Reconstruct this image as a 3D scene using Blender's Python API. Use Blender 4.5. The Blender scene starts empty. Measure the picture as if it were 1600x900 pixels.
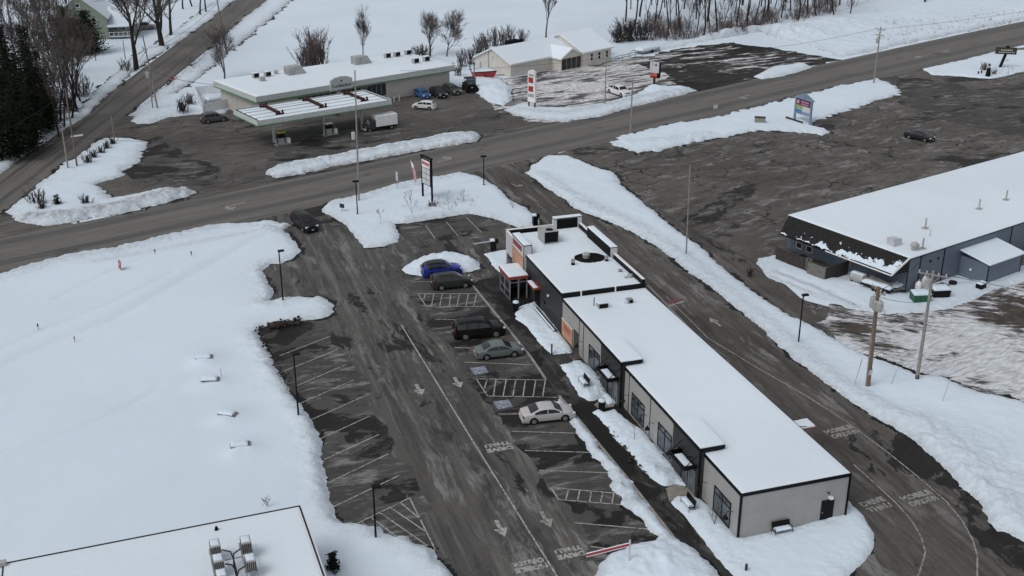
import bpy, bmesh, math, random
import numpy as np
from mathutils import Vector, Matrix
from mathutils.geometry import tessellate_polygon

# ------------------------------------------------------------------ camera, sky, sun, exposure
SC = bpy.context.scene
COL = SC.collection
FOC, PITCH, CAMH = 1775.0, math.radians(22.7), 50.0
cd = bpy.data.cameras.new('camera'); cam = bpy.data.objects.new('camera', cd); COL.objects.link(cam)
cam.location = (0, 0, CAMH); cam.rotation_euler = (math.pi/2 - PITCH, 0, 0)
cd.sensor_width = 36.0; cd.lens = FOC/1600*36.0; cd.clip_start = 0.5; cd.clip_end = 6000
SC.camera = cam
SUN_EL, SUN_AZ = math.radians(52), math.radians(-128)
w = bpy.data.worlds.new('World'); SC.world = w; w.use_nodes = True
nt = w.node_tree
sky = nt.nodes.new('ShaderNodeTexSky'); sky.sky_type = 'NISHITA'; sky.sun_disc = False
sky.sun_elevation = SUN_EL; sky.sun_rotation = SUN_AZ; sky.air_density = 1.0; sky.dust_density = 2.0; sky.ozone_density = 1.0
hs = nt.nodes.new('ShaderNodeHueSaturation'); hs.inputs['Saturation'].default_value = 0.22   # cloud cover greys the blue
nt.links.new(sky.outputs[0], hs.inputs['Color']); nt.links.new(hs.outputs[0], nt.nodes['Background'].inputs[0])
nt.nodes['Background'].inputs[1].default_value = 0.115
sd = bpy.data.lights.new('sun', 'SUN'); sun = bpy.data.objects.new('sun', sd); COL.objects.link(sun)
sd.energy = 0.75; sd.angle = math.radians(30); sd.color = (1.0, 0.96, 0.91)
# light comes from azimuth SUN_AZ (clockwise from +Y)
sun.rotation_euler = (math.pi/2 - SUN_EL, 0, math.pi - SUN_AZ)
SC.view_settings.view_transform = 'Standard'; SC.view_settings.look = 'None'
SC.view_settings.exposure = 0.20; SC.view_settings.gamma = 1
SC.render.resolution_x = 1024; SC.render.resolution_y = 576

# ------------------------------------------------------------------ survey helpers: photo measurement -> metres on the ground
cT, sT = math.cos(PITCH), math.sin(PITCH)
def G(px, py, z=0.0):
    u = (px-800)/FOC; v = (450-py)/FOC
    d = (u, cT+v*sT, -sT+v*cT)
    t = (z-CAMH)/d[2]
    return Vector((d[0]*t, d[1]*t, z))
def zat(bx, by, ty):
    g = G(bx, by); lo, hi = 0.0, 60.0
    for _ in range(50):
        m = (lo+hi)/2; z = m-CAMH
        py = 450-FOC*(g.y*sT+z*cT)/(g.y*cT-z*sT)
        if py > ty: lo = m
        else: hi = m
    return lo
def heading(a, b): d = G(*b)-G(*a); return math.atan2(d.y, d.x)
rnd = random.Random(7)

# ------------------------------------------------------------------ noise (numpy)
_P = np.random.RandomState(3).rand(65536)
def vnoise(x, y, seed=0):
    xi = np.floor(x).astype(np.int64); yi = np.floor(y).astype(np.int64)
    fx = x-xi; fy = y-yi; fx = fx*fx*(3-2*fx); fy = fy*fy*(3-2*fy)
    def h(a, b): return _P[((a*7919+b*104729+seed*31337) ^ ((a*31+b*17+seed)*2654435)) & 65535]
    return (h(xi, yi)*(1-fx)+h(xi+1, yi)*fx)*(1-fy)+(h(xi, yi+1)*(1-fx)+h(xi+1, yi+1)*fx)*fy
def fbm(x, y, seed=0, o=4):
    s = 0; a = 0.5; n = 0
    for i in range(o):
        s = s+a*(vnoise(x, y, seed+i)-0.5)*2; n += a; a *= 0.5; x = x*2.03+5.1; y = y*2.03+9.7
    return s/n

# ------------------------------------------------------------------ mesh builder
class MB:
    def __init__(s): s.v = []; s.f = []
    def add(s, vs, fs):
        o = len(s.v); s.v += [tuple(p) for p in vs]; s.f += [tuple(i+o for i in f) for f in fs]; return s
    def box(s, x0, x1, y0, y1, z0, z1):
        return s.add([(x0,y0,z0),(x1,y0,z0),(x1,y1,z0),(x0,y1,z0),(x0,y0,z1),(x1,y0,z1),(x1,y1,z1),(x0,y1,z1)],
                     [(0,3,2,1),(4,5,6,7),(0,1,5,4),(1,2,6,5),(2,3,7,6),(3,0,4,7)])
    def obox(s, c, sx, sy, sz, rz=0, rx=0, ry=0):
        M = Matrix.Translation(c) @ Matrix.Rotation(rz,4,'Z') @ Matrix.Rotation(ry,4,'Y') @ Matrix.Rotation(rx,4,'X')
        vs = [M @ Vector((a*sx/2, b*sy/2, e*sz/2)) for e in (-1,1) for a,b in ((-1,-1),(1,-1),(1,1),(-1,1))]
        return s.add(vs, [(0,3,2,1),(4,5,6,7),(0,1,5,4),(1,2,6,5),(2,3,7,6),(3,0,4,7)])
    def bar(s, p0, p1, wd, ht=None):
        p0 = Vector(p0); p1 = Vector(p1); d = p1-p0; L = d.length
        if L < 1e-6: return s
        ht = ht or wd; q = d.to_track_quat('X', 'Z')
        M = Matrix.Translation((p0+p1)/2) @ q.to_matrix().to_4x4()
        vs = [M @ Vector((a*L/2, b*wd/2, e*ht/2)) for e in (-1,1) for a,b in ((-1,-1),(1,-1),(1,1),(-1,1))]
        return s.add(vs, [(0,3,2,1),(4,5,6,7),(0,1,5,4),(1,2,6,5),(2,3,7,6),(3,0,4,7)])
    def tube(s, pts, rads, n=6, cap=True):
        pts = [Vector(p) for p in pts]
        if not isinstance(rads, (list, tuple)): rads = [rads]*len(pts)
        vs = []; fs = []
        for i, p in enumerate(pts):
            d = (pts[min(i+1,len(pts)-1)]-pts[max(i-1,0)])
            if d.length < 1e-9: d = Vector((0,0,1))
            d.normalize(); a = d.orthogonal().normalized() if i == 0 else (pa-d*pa.dot(d)).normalized()
            pa = a; b = d.cross(a)
            for k in range(n):
                t = 2*math.pi*k/n; vs.append(p+(a*math.cos(t)+b*math.sin(t))*rads[i])
        m = len(pts)
        for i in range(m-1):
            for k in range(n):
                fs.append((i*n+k, i*n+(k+1)%n, (i+1)*n+(k+1)%n, (i+1)*n+k))
        if cap: fs.append(tuple(range(n-1,-1,-1))); fs.append(tuple((m-1)*n+k for k in range(n)))
        return s.add(vs, fs)
    def cyl(s, c, r, z0, z1, n=16, r1=None):
        return s.tube([(c[0],c[1],z0),(c[0],c[1],z1)], [r, r if r1 is None else r1], n)
    def prism(s, poly, z0, z1):
        n = len(poly); vs = [(p[0],p[1],z0) for p in poly]+[(p[0],p[1],z1) for p in poly]
        tri = tessellate_polygon([[Vector((p[0],p[1],0)) for p in poly]])
        fs = []
        for t in tri:
            a,b,c = t; ar = (poly[b][0]-poly[a][0])*(poly[c][1]-poly[a][1])-(poly[b][1]-poly[a][1])*(poly[c][0]-poly[a][0])
            if ar < 0: b,c = c,b
            fs.append((a+n,b+n,c+n)); fs.append((c,b,a))
        ar = sum(poly[i][0]*poly[(i+1)%n][1]-poly[(i+1)%n][0]*poly[i][1] for i in range(n))
        for i in range(n):
            j = (i+1)%n; q = (i,j,j+n,i+n); fs.append(q if ar > 0 else q[::-1])
        return s.add(vs, fs)
    def sheet(s, poly, z):
        tri = tessellate_polygon([[Vector((p[0],p[1],0)) for p in poly]]); fs = []
        for a,b,c in tri:
            ar = (poly[b][0]-poly[a][0])*(poly[c][1]-poly[a][1])-(poly[b][1]-poly[a][1])*(poly[c][0]-poly[a][0])
            fs.append((a,b,c) if ar > 0 else (a,c,b))
        return s.add([(p[0],p[1],z) for p in poly], fs)
    def quad(s, a, b, c, d): return s.add([a,b,c,d], [(0,1,2,3)])
    def ball(s, c, rx, ry, rz, n=10, m=6, jit=0, rg=None):
        vs = []; fs = []
        for i in range(m+1):
            th = math.pi*i/m
            for k in range(n):
                ph = 2*math.pi*k/n; j = 1+(rg.uniform(-jit,jit) if rg else 0)
                vs.append((c[0]+rx*j*math.sin(th)*math.cos(ph), c[1]+ry*j*math.sin(th)*math.sin(ph), c[2]+rz*j*math.cos(th)))
        for i in range(m):
            for k in range(n): fs.append((i*n+k, (i+1)*n+k, (i+1)*n+(k+1)%n, i*n+(k+1)%n))
        return s.add(vs, fs)
    def build(s, name, m=None, parent=None, smooth=False, bevel=0, loc=None, rz=0):
        me = bpy.data.meshes.new(name); me.from_pydata(s.v, [], s.f); me.validate(); me.update()
        o = bpy.data.objects.new(name, me); COL.objects.link(o)
        if m: me.materials.append(m)
        if parent: o.parent = parent
        if loc is not None: o.location = loc
        o.rotation_euler.z = rz
        if smooth:
            for p in me.polygons: p.use_smooth = True
            try: me.set_sharp_from_angle(angle=math.radians(40))
            except Exception: pass
        if bevel:
            b = o.modifiers.new('bevel', 'BEVEL'); b.width = bevel; b.segments = 2; b.limit_method = 'ANGLE'
        return o
def tag(o, label=None, cat=None, group=None, kind=None):
    if label: o['label'] = label
    if cat: o['category'] = cat
    if group: o['group'] = group
    if kind: o['kind'] = kind
    return o
def thing(name, label, cat, loc=(0,0,0), rz=0, group=None):
    o = bpy.data.objects.new(name, None); COL.objects.link(o); o.empty_display_size = 0.2
    o.location = loc; o.rotation_euler = (0,0,rz)
    return tag(o, label, cat, group)
def dup(root, loc, rz=None, label=None, scale=None):
    r = root.copy(); COL.objects.link(r); r.location = loc
    if rz is not None: r.rotation_euler = (0,0,rz)
    if label: r['label'] = label
    if scale is not None: r.scale = scale if hasattr(scale, '__len__') else (scale,)*3
    for ch in list(root.children):
        c = ch.copy(); COL.objects.link(c); c.parent = r
        for g in list(ch.children):
            d = g.copy(); COL.objects.link(d); d.parent = c
    return r

# ------------------------------------------------------------------ materials
class N:
    """small node-graph helper"""
    def __init__(s, name):
        s.m = bpy.data.materials.new(name); s.m.use_nodes = True; s.t = s.m.node_tree
        s.b = s.t.nodes['Principled BSDF']
    def n(s, typ, **kw):
        x = s.t.nodes.new(typ)
        for k, v in kw.items(): setattr(x, k, v)
        return x
    def l(s, a, b): s.t.links.new(a, b)
    def coord(s, out='Object', rz=0, scale=(1,1,1), warp=0, wscale=1.0):
        tc = s.n('ShaderNodeTexCoord'); mp = s.n('ShaderNodeMapping'); mp.vector_type = 'POINT'
        mp.inputs['Rotation'].default_value = (0,0,rz)
        src = tc.outputs[out]
        if warp:
            nz = s.n('ShaderNodeTexNoise'); nz.inputs['Scale'].default_value = wscale; nz.inputs['Detail'].default_value = 3
            s.l(src, nz.inputs['Vector'])
            va = s.n('ShaderNodeVectorMath', operation='MULTIPLY_ADD')
            va.inputs[1].default_value = (warp,)*3; s.l(nz.outputs['Color'], va.inputs[0]); s.l(src, va.inputs[2]); src = va.outputs[0]
        s.l(src, mp.inputs['Vector'])
        m2 = s.n('ShaderNodeVectorMath', operation='MULTIPLY'); m2.inputs[1].default_value = scale
        s.l(mp.outputs[0], m2.inputs[0]); return m2.outputs[0]
    def noise(s, vec, scale=1, detail=4, rough=0.55, dist=0):
        x = s.n('ShaderNodeTexNoise'); x.inputs['Scale'].default_value = scale; x.inputs['Detail'].default_value = detail
        x.inputs['Roughness'].default_value = rough; x.inputs['Distortion'].default_value = dist
        s.l(vec, x.inputs['Vector']); return x.outputs['Fac']
    def ramp(s, fac, lo, hi, a=0.0, b=1.0):
        x = s.n('ShaderNodeMapRange'); x.interpolation_type = 'SMOOTHSTEP'
        for i, v in zip(('From Min','From Max','To Min','To Max'), (lo,hi,a,b)): x.inputs[i].default_value = v
        s.l(fac, x.inputs['Value']); return x.outputs['Result']
    def math(s, op, a, b):
        x = s.n('ShaderNodeMath', operation=op)
        for i, v in enumerate((a, b)):
            if isinstance(v, (int, float)): x.inputs[i].default_value = v
            else: s.l(v, x.inputs[i])
        return x.outputs[0]
    def mix(s, fac, a, b):
        x = s.n('ShaderNodeMix', data_type='RGBA')
        if isinstance(fac, (int, float)): x.inputs[0].default_value = fac
        else: s.l(fac, x.inputs[0])
        for i, v in ((6, a), (7, b)):
            if isinstance(v, (tuple, list)): x.inputs[i].default_value = (*v, 1)
            else: s.l(v, x.inputs[i])
        return x.outputs[2]
    def attr(s, name): x = s.n('ShaderNodeAttribute', attribute_name=name); return x.outputs['Fac']
    def bump(s, h, st=0.3, d=0.05):
        x = s.n('ShaderNodeBump'); x.inputs['Strength'].default_value = st; x.inputs['Distance'].default_value = d
        s.l(h, x.inputs['Height']); s.l(x.outputs[0], s.b.inputs['Normal'])
    def col(s, c):
        if isinstance(c, (tuple, list)): s.b.inputs['Base Color'].default_value = (*c, 1)
        else: s.l(c, s.b.inputs['Base Color'])
    def rough(s, r):
        if isinstance(r, (int, float)): s.b.inputs['Roughness'].default_value = r
        else: s.l(r, s.b.inputs['Roughness'])
def paint(name, c, rough=0.5, metal=0, var=0.18, scale=1.5, coat=0, dirt=0):
    k = N(name); v = k.coord()
    f = k.noise(v, scale, 5, 0.6)
    col = k.mix(k.ramp(f, 0.3, 0.7), tuple(x*(1-var) for x in c), tuple(min(1,x*(1+var)) for x in c))
    if dirt:
        f2 = k.noise(v, 2.3, 6, 0.65); col = k.mix(k.ramp(f2, 0.5, 0.75, 0, dirt), col, (0.16,0.15,0.135))
    k.col(col); k.rough(k.ramp(f, 0.2, 0.8, max(0,rough-0.1), min(1,rough+0.1)))
    k.b.inputs['Metallic'].default_value = metal
    if max(c) < 0.06: k.b.inputs['Specular IOR Level'].default_value = 0.15
    if coat: k.b.inputs['Coat Weight'].default_value = coat; k.b.inputs['Coat Roughness'].default_value = 0.12
    return k.m
def siding(name, c, axis='z', pitch=0.2, rough=0.55, depth=0.6, var=0.06):
    k = N(name); v = k.coord()
    wv = k.n('ShaderNodeTexWave', wave_type='BANDS', bands_direction={'z':'Z','x':'X','y':'Y','d':'DIAGONAL'}[axis], wave_profile='SAW' if axis == 'z' else 'SIN')
    wv.inputs['Scale'].default_value = 0.314/pitch; k.l(v, wv.inputs['Vector'])
    f = k.noise(v, 0.7, 5, 0.6)
    base = k.mix(k.ramp(f,0.3,0.7), tuple(x*(1-var) for x in c), tuple(x*(1+var) for x in c))
    k.col(k.mix(k.ramp(wv.outputs['Fac'], 0.0, 0.12, 0.35, 0), base, tuple(x*0.6 for x in c)))
    k.rough(rough); k.bump(wv.outputs['Fac'], depth, 0.02)
    if max(c) < 0.06: k.b.inputs['Specular IOR Level'].default_value = 0.2
    return k.m

def snow_mat(name='snow', grime=True, c=(0.655,0.755,0.845), rough_noise=0.5):
    k = N(name); v = k.coord()
    f1 = k.noise(v, 0.06, 4, 0.5); f2 = k.noise(v, 1.3, 6, 0.6); f3 = k.noise(v, 7.0, 4, 0.6)
    base = k.mix(k.ramp(f1,0.3,0.7), tuple(x*0.94 for x in c), c)
    if grime:
        g = k.attr('grime')
        gm = k.math('MULTIPLY', g, k.ramp(k.noise(v, 1.7, 7, 0.7), 0.34, 0.62, 0.25, 1.0))
        base = k.mix(gm, base, (0.235,0.215,0.195))
    k.col(base); k.rough(0.75)
    h = k.math('ADD', k.math('MULTIPLY', f2, 1.0), k.math('MULTIPLY', f3, 0.30))
    if grime: h = k.math('MULTIPLY', h, k.math('ADD', k.math('MULTIPLY', k.attr('chunk'), 2.6), 0.25))
    k.bump(h, rough_noise*1.3, 0.12)
    k.b.inputs['Subsurface Weight'].default_value = 0.0
    return k.m
def asphalt(name, base=(0.0854,0.0835,0.0810), rz=0.0, salt=0.5, wet=0.5, crack=0.3, slush=0.0, stretch=7.0, tan=(0.1127,0.1089,0.1032), wscale=0.10, tracks=0.0):
    k = N(name); v = k.coord()
    va = k.coord(rz=rz, scale=(1/stretch,1,1), warp=1.2, wscale=0.25)   # stretched along the driving direction
    big = k.noise(v, 0.045, 5, 0.6)
    col = k.mix(k.ramp(big, 0.35, 0.65), base, tan)
    fine = k.noise(v, 5.0, 6, 0.75)
    col = k.mix(k.ramp(fine, 0.3, 0.75, 0, 0.35), col, tuple(x*0.55 for x in base))
    st = k.noise(va, 0.9, 7, 0.68)
    col = k.mix(k.ramp(st, 0.36, 0.52, 0.55, 0), col, tuple(x*0.5 for x in base))
    if tracks:
        vt = k.coord(rz=rz, scale=(1/38,1,1), warp=0.9, wscale=0.12); tr = k.noise(vt, 1.25, 7, 0.72)
        col = k.mix(k.ramp(tr, 0.40, 0.50, tracks, 0), col, tuple(x*0.42 for x in base)); col = k.mix(k.ramp(tr, 0.53, 0.64, 0, tracks), col, (0.205,0.20,0.19))
    # dried road salt, in dribbled streaks
    s1 = k.noise(va, 0.8, 9, 0.74, 0.35); s2 = k.noise(v, 0.12, 4, 0.6, 0.6)
    sm = k.math('MULTIPLY', k.ramp(s1, 0.50, 0.62), k.ramp(s2, 0.36, 0.58))
    col = k.mix(k.math('MULTIPLY', sm, salt), col, (0.26,0.255,0.25))
    # meltwater
    wn = k.noise(k.coord(rz=rz, scale=(0.5,1,1), warp=2.5, wscale=0.35), wscale, 8, 0.66, 0.8)
    wm = k.ramp(wn, 0.665-0.17*wet, 0.69-0.16*wet)
    wm2 = k.ramp(k.noise(va, 0.28, 8, 0.7), 0.60, 0.68, 0, min(1, wet*1.3))
    wm = k.math('MAXIMUM', wm, wm2)
    col = k.mix(k.math('MULTIPLY', wm, 0.9), col, (0.015,0.0145,0.0142))
    rg = k.ramp(wm, 0, 1, 0.85, 0.6); k.b.inputs['Specular IOR Level'].default_value = 0.10
    if crack:
        vo = k.n('ShaderNodeTexVoronoi', feature='DISTANCE_TO_EDGE'); vo.inputs['Scale'].default_value = 0.16
        k.l(k.coord(warp=2.2, wscale=0.6), vo.inputs['Vector'])
        ck = k.math('MULTIPLY', k.ramp(vo.outputs['Distance'], 0.005, 0.022, crack, 0), k.ramp(k.noise(v, 0.07, 3), 0.45, 0.6))
        col = k.mix(ck, col, (0.012,0.012,0.012))
        v2 = k.n('ShaderNodeTexVoronoi', feature='DISTANCE_TO_EDGE'); v2.inputs['Scale'].default_value = 0.42
        k.l(k.coord(rz=rz, scale=(0.45,1,1), warp=1.6, wscale=0.8), v2.inputs['Vector'])
        c2 = k.math('MULTIPLY', k.ramp(v2.outputs['Distance'], 0.006, 0.035, crack*0.8, 0), k.ramp(k.noise(v, 0.11, 4), 0.48, 0.60))
        col = k.mix(c2, col, (0.016,0.0155,0.015))
    if slush:
        vs = k.coord(rz=rz, scale=(1/5.0,1,1), warp=2.0, wscale=0.15)
        sl = k.noise(vs, 0.55, 8, 0.66, 0.6); bg = k.noise(v, 0.035, 3, 0.5)
        sm = k.ramp(k.math('ADD', sl, k.math('MULTIPLY', k.math('SUBTRACT', bg, 0.5), 0.5)), 0.62-0.3*slush, 0.72-0.3*slush)
        sc = k.mix(k.ramp(k.noise(v, 1.1, 6, 0.7), 0.35, 0.65), (0.36,0.35,0.345), (0.72,0.74,0.76))
        col = k.mix(sm, col, sc); rg = k.mix(sm, rg, (0.8,0.8,0.8))
    k.col(col); k.rough(rg)
    k.bump(fine, 0.25, 0.01); return k.m
def road_mat(name, c=(0.1078,0.1027,0.0957), lanes=((0.30,0.085),(0.84,0.10),(0.06,0.03)), light=(0.1595,0.1519,0.1418)):
    """UV.x runs across the carriageway, UV.y along it in metres: wheel tracks polished wet and dark, sand and salt between"""
    k = N(name); tc = k.n('ShaderNodeTexCoord'); sx = k.n('ShaderNodeSeparateXYZ'); k.l(tc.outputs['UV'], sx.inputs[0])
    v = k.coord()
    wob = k.noise(v, 0.10, 3, 0.5); u = k.math('ADD', sx.outputs[0], k.math('MULTIPLY', k.math('SUBTRACT', wob, 0.5), 0.05))
    mp = k.n('ShaderNodeVectorMath', operation='MULTIPLY'); mp.inputs[1].default_value = (14, 0.045, 1); k.l(tc.outputs['UV'], mp.inputs[0])
    streak = k.noise(mp.outputs[0], 1.6, 7, 0.7, 0.3)
    col = k.mix(k.ramp(streak, 0.32, 0.66), c, light)
    tot = None
    for ln, bw in lanes:
        d = k.math('ABSOLUTE', k.math('SUBTRACT', u, ln), 0); f = k.ramp(d, bw*0.35, bw*1.25, 1, 0)
        tot = f if tot is None else k.math('MAXIMUM', tot, f)
    tot = k.math('MULTIPLY', tot, k.ramp(streak, 0.25, 0.6, 1.0, 0.55))
    col = k.mix(k.math('MULTIPLY', tot, 0.92), col, (0.040,0.038,0.036))
    fine = k.noise(v, 4.0, 6, 0.75); col = k.mix(k.ramp(fine, 0.35, 0.75, 0, 0.3), col, (0.05,0.047,0.043))
    pt = k.noise(k.coord(warp=2, wscale=0.3), 0.16, 6, 0.65); col = k.mix(k.ramp(pt, 0.60, 0.66, 0, 0.45), col, (0.03,0.029,0.028))
    k.col(col); k.rough(k.ramp(tot, 0, 1, 0.85, 0.5)); k.bump(fine, 0.2, 0.01); return k.m
def mud_mat():
    k = N('mud_snow'); v = k.coord()
    va = k.coord(rz=math.radians(-28), scale=(0.20,1,1), warp=5.0, wscale=0.06)
    t = k.noise(va, 1.5, 9, 0.72, 0.9); b = k.noise(v, 0.075, 6, 0.62)
    vb = k.coord(rz=math.radians(18), scale=(0.22,1,1), warp=5.0, wscale=0.05); t2 = k.noise(vb, 1.2, 9, 0.72, 0.9)
    t = k.mix(k.ramp(k.noise(v, 0.03, 2), 0.42, 0.58), t, t2)
    snowy = k.ramp(k.math('ADD', t, k.math('MULTIPLY', k.math('SUBTRACT', b, 0.5), 1.5)), 0.375, 0.525)
    earth = k.mix(k.ramp(k.noise(v, 0.8, 6, 0.7), 0.35, 0.7), (0.022,0.018,0.014), (0.085,0.068,0.052))
    sn = k.mix(k.ramp(k.noise(va, 3.5, 8, 0.7), 0.36, 0.62), (0.40,0.39,0.385), (0.66,0.71,0.76))
    k.col(k.mix(snowy, earth, sn)); k.rough(0.75); k.bump(t, 0.7, 0.15); return k.m
def glass_mat(name, c=(0.02,0.024,0.028), rough=0.08):
    k = N(name); v = k.coord(); k.col(k.mix(k.ramp(k.noise(v, 0.9, 3), 0.35, 0.65), c, tuple(x*2.2 for x in c)))
    k.rough(rough); k.b.inputs['Specular IOR Level'].default_value = 0.6; return k.m
def flat_mark(name, c, wear=0.5):
    k = N(name); v = k.coord(); f = k.noise(v, 3.5, 7, 0.7); g = k.noise(v, 0.35, 4, 0.6)
    wm = k.math('MULTIPLY', k.ramp(f, 0.40, 0.66), k.ramp(g, 0.3, 0.65, wear*0.5, wear*1.5))
    k.col(k.mix(k.math('MINIMUM', wm, 0.9), c, (0.075,0.072,0.068))); k.rough(0.7); return k.m

M = dict(
 snow=snow_mat('snow'), roofsnow=snow_mat('roof_snow', False, c=(0.70,0.785,0.855), rough_noise=0.22), capsnow=snow_mat('cap_snow', False, rough_noise=0.4),
 lot=asphalt('lot_asphalt', rz=-math.radians(107.8), salt=0.65, wet=0.55, crack=0.2, tracks=0.42),
 stall=asphalt('stall_asphalt', base=(0.0679,0.0660,0.0641), tan=(0.0956,0.0924,0.0892), rz=-math.radians(17.8), salt=0.7, wet=0.82, crack=0.15, stretch=3.0, wscale=0.13),
 plaza=asphalt('plaza_asphalt', base=(0.0932,0.0888,0.0837), tan=(0.1337,0.1274,0.1191), rz=-math.radians(35), salt=0.75, wet=0.55, crack=0.95, stretch=2.8, wscale=0.07),
 gaslot=asphalt('station_asphalt', base=(0.0935,0.0897,0.0852), tan=(0.1279,0.1222,0.1152), rz=-math.radians(39), salt=0.35, wet=0.5, crack=0.5, stretch=4),
 drive=asphalt('drive_asphalt', base=(0.0794,0.0756,0.0712), tan=(0.1120,0.1063,0.0993), rz=-math.radians(107.8), salt=0.6, wet=0.38, crack=0.15, tracks=0.32),
 slush=asphalt('slush_asphalt', rz=-math.radians(30), salt=0.4, wet=0.6, crack=0, slush=0.52),
 dark_slush=asphalt('dark_slush_asphalt', base=(0.0347,0.0334,0.0322), tan=(0.0434,0.0422,0.0403), rz=-math.radians(25), salt=0.15, wet=0.9, crack=0, slush=0.25),
 melt=paint('melt_asphalt', (0.014,0.0135,0.013), 0.6, var=0.4, scale=1.2),
 walk=asphalt('wet_walk', base=(0.0314,0.0308,0.0302), tan=(0.0742,0.0730,0.0711), rz=-math.radians(107.8), salt=0.35, wet=0.8, crack=0, stretch=3),
 mroad=road_mat('main_road'), sroad=road_mat('side_road', c=(0.1012,0.0949,0.0873), lanes=((0.30,0.06),(0.70,0.06),(0.97,0.05),(0.03,0.05)), light=(0.1505,0.1422,0.1315)),
 mud=mud_mat(), earth=paint('wet_earth', (0.045,0.036,0.028), 0.85, var=0.6, scale=1.8),
 conc=paint('concrete', (0.26,0.25,0.235), 0.8, var=0.25, scale=2, dirt=0.4),
 mark=flat_mark('road_paint', (0.42,0.415,0.40), 0.85), faint=flat_mark('faint_road_paint', (0.33,0.325,0.31), 0.95),
 redmark=flat_mark('red_road_paint', (0.22,0.03,0.03), 0.5), bluemark=flat_mark('blue_road_paint', (0.24,0.30,0.40), 0.9),
 black=paint('black_metal', (0.006,0.006,0.007), 0.5), charcoal=siding('charcoal_siding', (0.037,0.038,0.040), 'y', 0.30, 0.5, 0.5),
 grey=siding('grey_siding', (0.335,0.33,0.32), 'z', 0.22, 0.55, 0.35), lgrey=paint('light_grey_panel', (0.50,0.51,0.53), 0.5, var=0.06),
 white=paint('white_paint', (0.74,0.75,0.76), 0.5, var=0.06, dirt=0.12), cream=siding('cream_siding', (0.58,0.56,0.515), 'z', 0.2, 0.6, 0.35),
 gasw=siding('station_wall', (0.47,0.455,0.42), 'z', 0.4, 0.6, 0.2), fascia=paint('fascia_grey', (0.50,0.54,0.535), 0.5, var=0.08), green=paint('green_band', (0.07,0.24,0.10), 0.5),
 bluew=siding('blue_siding', (0.118,0.148,0.188), 'x', 0.3, 0.5, 0.45), bluewy=siding('blue_siding_end', (0.118,0.148,0.188), 'y', 0.3, 0.5, 0.45), houseg=siding('house_siding', (0.25,0.29,0.23), 'z', 0.18, 0.6, 0.4),
 shingle=paint('black_shingle', (0.022,0.021,0.021), 0.85, var=0.4, scale=4), brown=paint('rust_steel', (0.045,0.016,0.014), 0.6, var=0.4),
 wood=paint('grey_wood', (0.155,0.145,0.132), 0.85, var=0.3, scale=4), pole=paint('pole_wood', (0.155,0.112,0.085), 0.85, var=0.3, scale=5), polegrey=paint('weathered_pole', (0.24,0.225,0.205), 0.85, var=0.25, scale=5),
 dkwood=paint('dark_wood', (0.050,0.044,0.040), 0.85, var=0.35, scale=4), galv=paint('galvanised', (0.32,0.33,0.34), 0.45, 0.4, var=0.15), hvac=paint('hvac_grey', (0.36,0.365,0.36), 0.55, 0.1, var=0.15, dirt=0.3),
 red=paint('red_panel', (0.36,0.030,0.030), 0.5), orange=paint('orange_panel', (0.44,0.245,0.155), 0.55, var=0.1), redor=paint('red_orange_trim', (0.30,0.045,0.026), 0.5), pink=paint('pink_cloth', (0.55,0.25,0.30), 0.7),
 glass=glass_mat('window_glass'), shopglass=glass_mat('shop_glass', (0.035,0.042,0.05), 0.12), dglass=glass_mat('car_glass', (0.010,0.012,0.014), 0.06), dark=paint('dark_void', (0.006,0.006,0.006), 0.8),
 tyre=paint('tyre', (0.018,0.018,0.018), 0.85), rim=paint('rim', (0.26,0.26,0.27), 0.35, 0.6), lamp=paint('headlight', (0.62,0.64,0.66), 0.15, var=0.05, coat=0.5), tail=paint('tail_lamp', (0.22,0.012,0.012), 0.25, coat=0.5), plate=paint('number_plate', (0.6,0.6,0.58), 0.5),
 bark=paint('bark', (0.036,0.030,0.026), 0.95, var=0.4, scale=6), twig=paint('twigs', (0.088,0.076,0.069), 0.95, var=0.35, scale=0.4), lbark=paint('pale_bark', (0.085,0.075,0.067), 0.95, var=0.3, scale=5), ptwig=paint('purple_twigs', (0.115,0.090,0.084), 0.95, var=0.35, scale=0.5),
 fir=paint('fir_needles', (0.018,0.024,0.016), 0.9, var=0.5, scale=0.7), yew=paint('yew_needles', (0.026,0.030,0.018), 0.9, var=0.5, scale=0.8), grass=paint('dead_grass', (0.17,0.135,0.09), 0.95, var=0.4, scale=0.6), dshrub=paint('shrub_dark', (0.050,0.041,0.037), 0.95, var=0.4),
 dgreen=paint('dumpster_green', (0.012,0.085,0.045), 0.5), yellow=paint('pump_yellow', (0.42,0.38,0.03), 0.5), signblue=paint('sign_blue', (0.17,0.23,0.32), 0.5), purple=paint('sign_purple', (0.085,0.02,0.075), 0.5), skyblue=paint('sign_teal', (0.05,0.18,0.32), 0.5), ltyel=paint('sign_lime', (0.25,0.32,0.07), 0.5), cable=paint('cable', (0.03,0.03,0.032), 0.7),
 olive=paint('sign_olive', (0.05,0.055,0.035), 0.6), sand=paint('utility_tan', (0.24,0.225,0.195), 0.7),
)
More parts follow.
